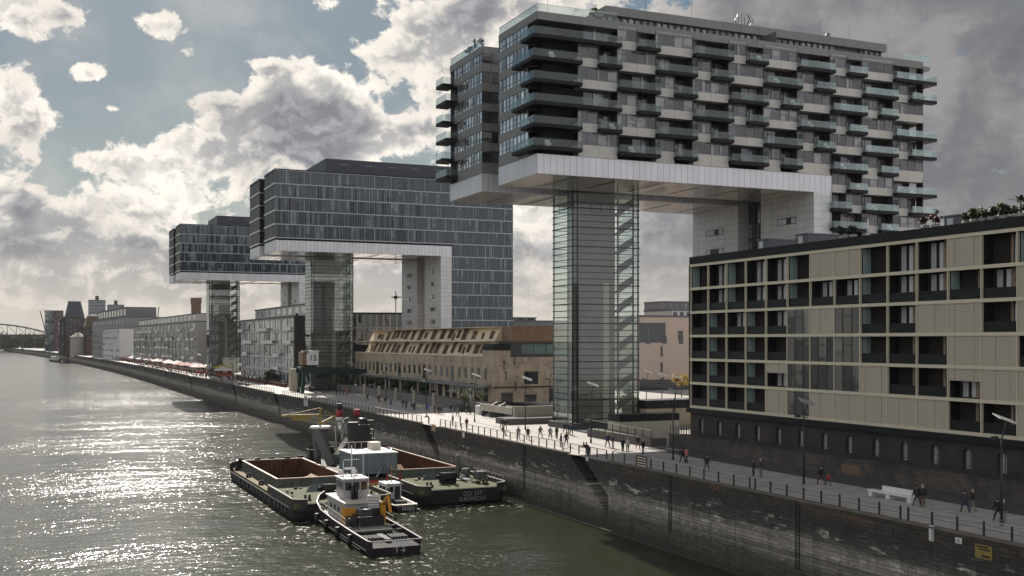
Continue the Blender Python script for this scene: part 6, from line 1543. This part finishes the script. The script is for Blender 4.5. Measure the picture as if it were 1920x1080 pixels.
w = bpy.data.worlds.new('World'); S.world = w; w.use_nodes = True
class WT(NT):
    def __init__(s, w): s.t = w.node_tree; s.n = s.t.nodes; s.out = s.n['World Output']
k = WT(w); bg = k.n['Background']
sky = k.node('ShaderNodeTexSky'); sky.sky_type = 'NISHITA'; sky.sun_disc = False; sky.sun_elevation = R(SUN_EL); sky.sun_rotation = R(SUN_AZ); sky.air_density = 1.3; sky.dust_density = 1.5; sky.ozone_density = 1.5; sky.altitude = 60
dirv = k.coords('Generated'); d = k.sep(dirv)
az = k.math('MULTIPLY', k.math('ARCTAN2', d[0], d[1]), 57.29578); el = k.math('MULTIPLY', k.math('ARCSINE', d[2]), 57.29578)
def azel(x, y):
    return 23.9+math.degrees(atan((x-960)/F)), math.degrees(atan((639-y)/sqrt(F*F+(x-960)**2)))
q = k.comb(az, k.math('MULTIPLY', el, 1.2), 0.0)
warp = k.noise(q, .22, 5, .62, out=1)
n_ = k.node('ShaderNodeVectorMath', operation='MULTIPLY_ADD'); k.L(warp, n_.inputs[0]); n_.inputs[1].default_value = (2.6,2.6,0); k.L(q, n_.inputs[2]); qw = n_.outputs[0]
n1 = k.noise(qw, .62, 8, .59)
# the same noise taken a little towards the sun: its difference gives the bright rims
n_ = k.node('ShaderNodeVectorMath', operation='ADD'); k.L(qw, n_.inputs[0]); n_.inputs[1].default_value = (-.25, .5, 0); n2 = k.noise(n_.outputs[0], .62, 6, .58)
n3 = k.noise(q, .16, 4, .55)
BL = [  # x, y, rx, ry, weight in photograph pixels, turned into azimuth and height above the horizon
 (525,175,50,52,.9),(515,135,32,24,.6),(620,180,46,46,.85),(580,260,110,60,1.0),(430,245,60,52,.75),(395,190,30,18,.4),(400,300,70,40,.6),(270,320,90,46,.8),(170,298,36,12,.45),(330,262,30,18,.3),(650,260,60,60,.8),(750,255,70,30,.8),(820,235,50,30,.5),
 (350,385,170,24,.5),
 (770,70,70,50,.75),(870,40,90,60,.8),(720,110,50,30,.4),(850,140,70,60,.6),(790,185,40,18,.3),(620,5,30,14,.7),(1000,0,120,40,.8),
 (50,230,42,60,.95),(20,150,30,40,.5),(40,20,70,40,1.0),(130,30,22,14,.5),(300,55,40,28,.75),(345,98,30,14,.35),(168,133,30,18,.85),(215,203,14,7,.5),(385,65,30,10,.25),
 (35,385,50,42,1.1),(50,450,75,45,1.3),(210,405,100,20,.55),(140,450,110,30,.45),(320,470,120,30,.6),(270,455,50,10,.5),(100,540,260,40,.8),(400,520,260,60,.8),
 (960,430,120,80,.9),(1240,460,120,90,.9),(700,540,150,60,.8),(1000,560,400,50,.9),(880,330,60,40,.5)]
k_azel = k.comb(az, el, 0.0)
D = None
for (x, y, rx, ry, wt_) in BL:
    a, e = azel(x, y); sx = math.degrees(rx/F); sy = math.degrees(ry/F)
    n_ = k.node('ShaderNodeVectorMath', operation='MULTIPLY_ADD'); k.L(k_azel, n_.inputs[0]); n_.inputs[1].default_value = (1/sx, 1/sy, 0); n_.inputs[2].default_value = (-a/sx, -e/sy, 0)
    dp = k.node('ShaderNodeVectorMath', operation='DOT_PRODUCT'); k.L(n_.outputs[0], dp.inputs[0]); k.L(n_.outputs[0], dp.inputs[1])
    g = k.math('MULTIPLY', k.math('POWER', .45, dp.outputs['Value']), wt_)
    D = g if D is None else k.math('ADD', D, g)
over = k.math('MAXIMUM', k.smooth(az, 25, 36), k.smooth(az, -35, -70)); D = k.math('ADD', D, k.math('MULTIPLY', over, .8))
D = k.math('ADD', D, k.math('MULTIPLY', k.smooth(el, 20, 45), .35))
D = k.math('MINIMUM', D, 1.25)
dens = k.math('ADD', D, k.math('MULTIPLY', k.math('SUBTRACT', n1, .5), 1.9))
densS = k.math('ADD', D, k.math('MULTIPLY', k.math('SUBTRACT', n2, .5), 1.9))
alpha = k.math('MULTIPLY', k.smooth(dens, .34, .56), .97)
veil = k.math('MULTIPLY', k.smooth(n3, .42, .75), .30)
CB = [(585,245,105,66,1.1),(545,190,35,40,.5),(650,215,40,40,.6),(430,330,60,30,.45),(790,245,40,16,.5),(45,395,28,30,.7),(40,465,60,28,1.0),(870,25,70,35,.8),(20,60,50,22,.35),(270,458,34,9,.8),(230,430,60,16,.4),(400,505,90,14,.4),(1010,470,60,40,.5),(1240,450,50,40,.45)]
C = None
for (x, y, rx, ry, wt_) in CB:
    a, e = azel(x, y); sx = math.degrees(rx/F); sy = math.degrees(ry/F)
    n_ = k.node('ShaderNodeVectorMath', operation='MULTIPLY_ADD'); k.L(k_azel, n_.inputs[0]); n_.inputs[1].default_value = (1/sx, 1/sy, 0); n_.inputs[2].default_value = (-a/sx, -e/sy, 0)
    dp = k.node('ShaderNodeVectorMath', operation='DOT_PRODUCT'); k.L(n_.outputs[0], dp.inputs[0]); k.L(n_.outputs[0], dp.inputs[1])
    g = k.math('MULTIPLY', k.math('POWER', .45, dp.outputs['Value']), wt_); C = g if C is None else k.math('ADD', C, g)
C = k.math('ADD', C, k.math('MULTIPLY', over, .8))
thick = k.smooth(k.math('ADD', k.math('ADD', C, k.math('MULTIPLY', k.math('SUBTRACT', n1, .5), 1.1)), k.math('MULTIPLY', k.math('SUBTRACT', n3, .5), 1.6)), .25, .85)
thick = k.math('MULTIPLY', thick, k.smooth(dens, .5, .95))
rim = k.math('SUBTRACT', dens, densS)
lit = k.math('ADD', .5, k.math('MULTIPLY', rim, 1.3), clamp=True)
WHITE = (.92,.86,.78); SHADE = (.44,.43,.42); CORE = (.20,.205,.225)
tk = k.math('ADD', k.math('MULTIPLY', k.smooth(lit, .15, 1.0), .62), k.math('MULTIPLY', k.math('SUBTRACT', 1.0, k.smooth(dens, .5, 1.25)), .55), clamp=True)
c_thin = k.mix(k.smooth(tk, .15, .8), k.mix(k.smooth(n3, .35, .6), SHADE, (.30,.30,.31)), k.mix(k.smooth(n3, .3, .7), WHITE, (.66,.61,.55)))
c_core = k.mix(k.smooth(lit, .25, .95), CORE, (.36,.36,.37))
cl = k.mix(thick, c_thin, c_core)
# the right of the sky is a dull grey sheet, brighter again towards the horizon and behind the camera
dull = k.math('MULTIPLY', k.smooth(az, 23, 38), k.math('SUBTRACT', 1.0, k.smooth(az, 65, 95))); dull = k.math('MULTIPLY', dull, k.math('SUBTRACT', 1.0, k.smooth(el, 25, 50))); dull2 = k.mix(k.smooth(k.math('ADD', k.math('MULTIPLY', n3, .6), k.math('MULTIPLY', n1, .4)), .38, .60), (.105,.11,.125), (.26,.25,.25))
lowr = k.smooth(el, 8, 1)
cl = k.mix(k.math('MULTIPLY', dull, k.math('SUBTRACT', .92, k.math('MULTIPLY', lowr, .6))), cl, dull2)
blue = k.mix(k.smooth(el, 1, 15), (.25,.31,.33), (.07,.13,.185))
hz = k.smooth(el, 6.0, 0.0)
cl = k.mix(k.math('MULTIPLY', hz, .8), cl, (.50,.455,.40))
back = k.math('MAXIMUM', k.smooth(az, 80, 120), k.smooth(az, -30, -80)); cl = k.mix(k.math('MULTIPLY', back, .75), cl, (.78,.78,.80))  # unseen sky behind the camera, brightened to fill the shaded fronts
cl = k.mix(k.math('MULTIPLY', k.smooth(el, 28, 50), .85), cl, (.12,.125,.14))  # unseen zenith, darkened to deepen the shade on the ground
bg.inputs['Strength'].default_value = .07; k.L(sky.outputs[0], bg.inputs[0])
bg2 = k.node('ShaderNodeBackground'); k.L(cl, bg2.inputs[0]); bg2.inputs[1].default_value = 1.0
bg3 = k.node('ShaderNodeBackground'); k.L(blue, bg3.inputs[0]); bg3.inputs[1].default_value = 1.0
mxa = k.node('ShaderNodeMixShader'); mxa.inputs[0].default_value = .82; k.L(bg.outputs[0], mxa.inputs[1]); k.L(bg3.outputs[0], mxa.inputs[2])
mx = k.node('ShaderNodeMixShader'); k.L(k.math('MAXIMUM', k.math('MAXIMUM', alpha, veil), k.math('MULTIPLY', hz, .8)), mx.inputs[0]); k.L(mxa.outputs[0], mx.inputs[1]); k.L(bg2.outputs[0], mx.inputs[2]); k.L(mx.outputs[0], k.out.inputs[0])

hz_m = bpy.data.materials.new('haze'); hz_m.use_nodes = True; nt = hz_m.node_tree; nt.nodes.clear(); ou = nt.nodes.new('ShaderNodeOutputMaterial'); pv = nt.nodes.new('ShaderNodeVolumePrincipled')
pv.inputs['Color'].default_value = (.85,.87,.9,1); pv.inputs['Density'].default_value = .00003; pv.inputs['Anisotropy'].default_value = 0.0; nt.links.new(pv.outputs[0], ou.inputs['Volume'])
m = MB(); m.box(-3500, 4000, -400, 7000, WATER-6, 90); hb = m.build('haze', hz_m); hb['kind'] = 'stuff'; hb['label'] = 'thin grey-blue haze over the river and the far skyline'
cd = bpy.data.cameras.new('camera'); cam = bpy.data.objects.new('camera', cd); COL.objects.link(cam); S.camera = cam
cam.location = CAM; cam.rotation_euler = (pi/2, 0, -YAW); cd.sensor_width = 36; cd.lens = F/1920*36; cd.shift_y = 99/1920; cd.clip_end = 30000; cd.clip_start = .5
S.view_settings.view_transform = 'Standard'; S.view_settings.look = 'None'; S.view_settings.exposure = 0.32; S.view_settings.gamma = 1
S.cycles.max_bounces = 6; S.cycles.transparent_max_bounces = 16; S.cycles.glossy_bounces = 3; S.cycles.diffuse_bounces = 2; S.cycles.caustics_reflective = False; S.cycles.caustics_refractive = False
S.cycles.sample_clamp_indirect = 4
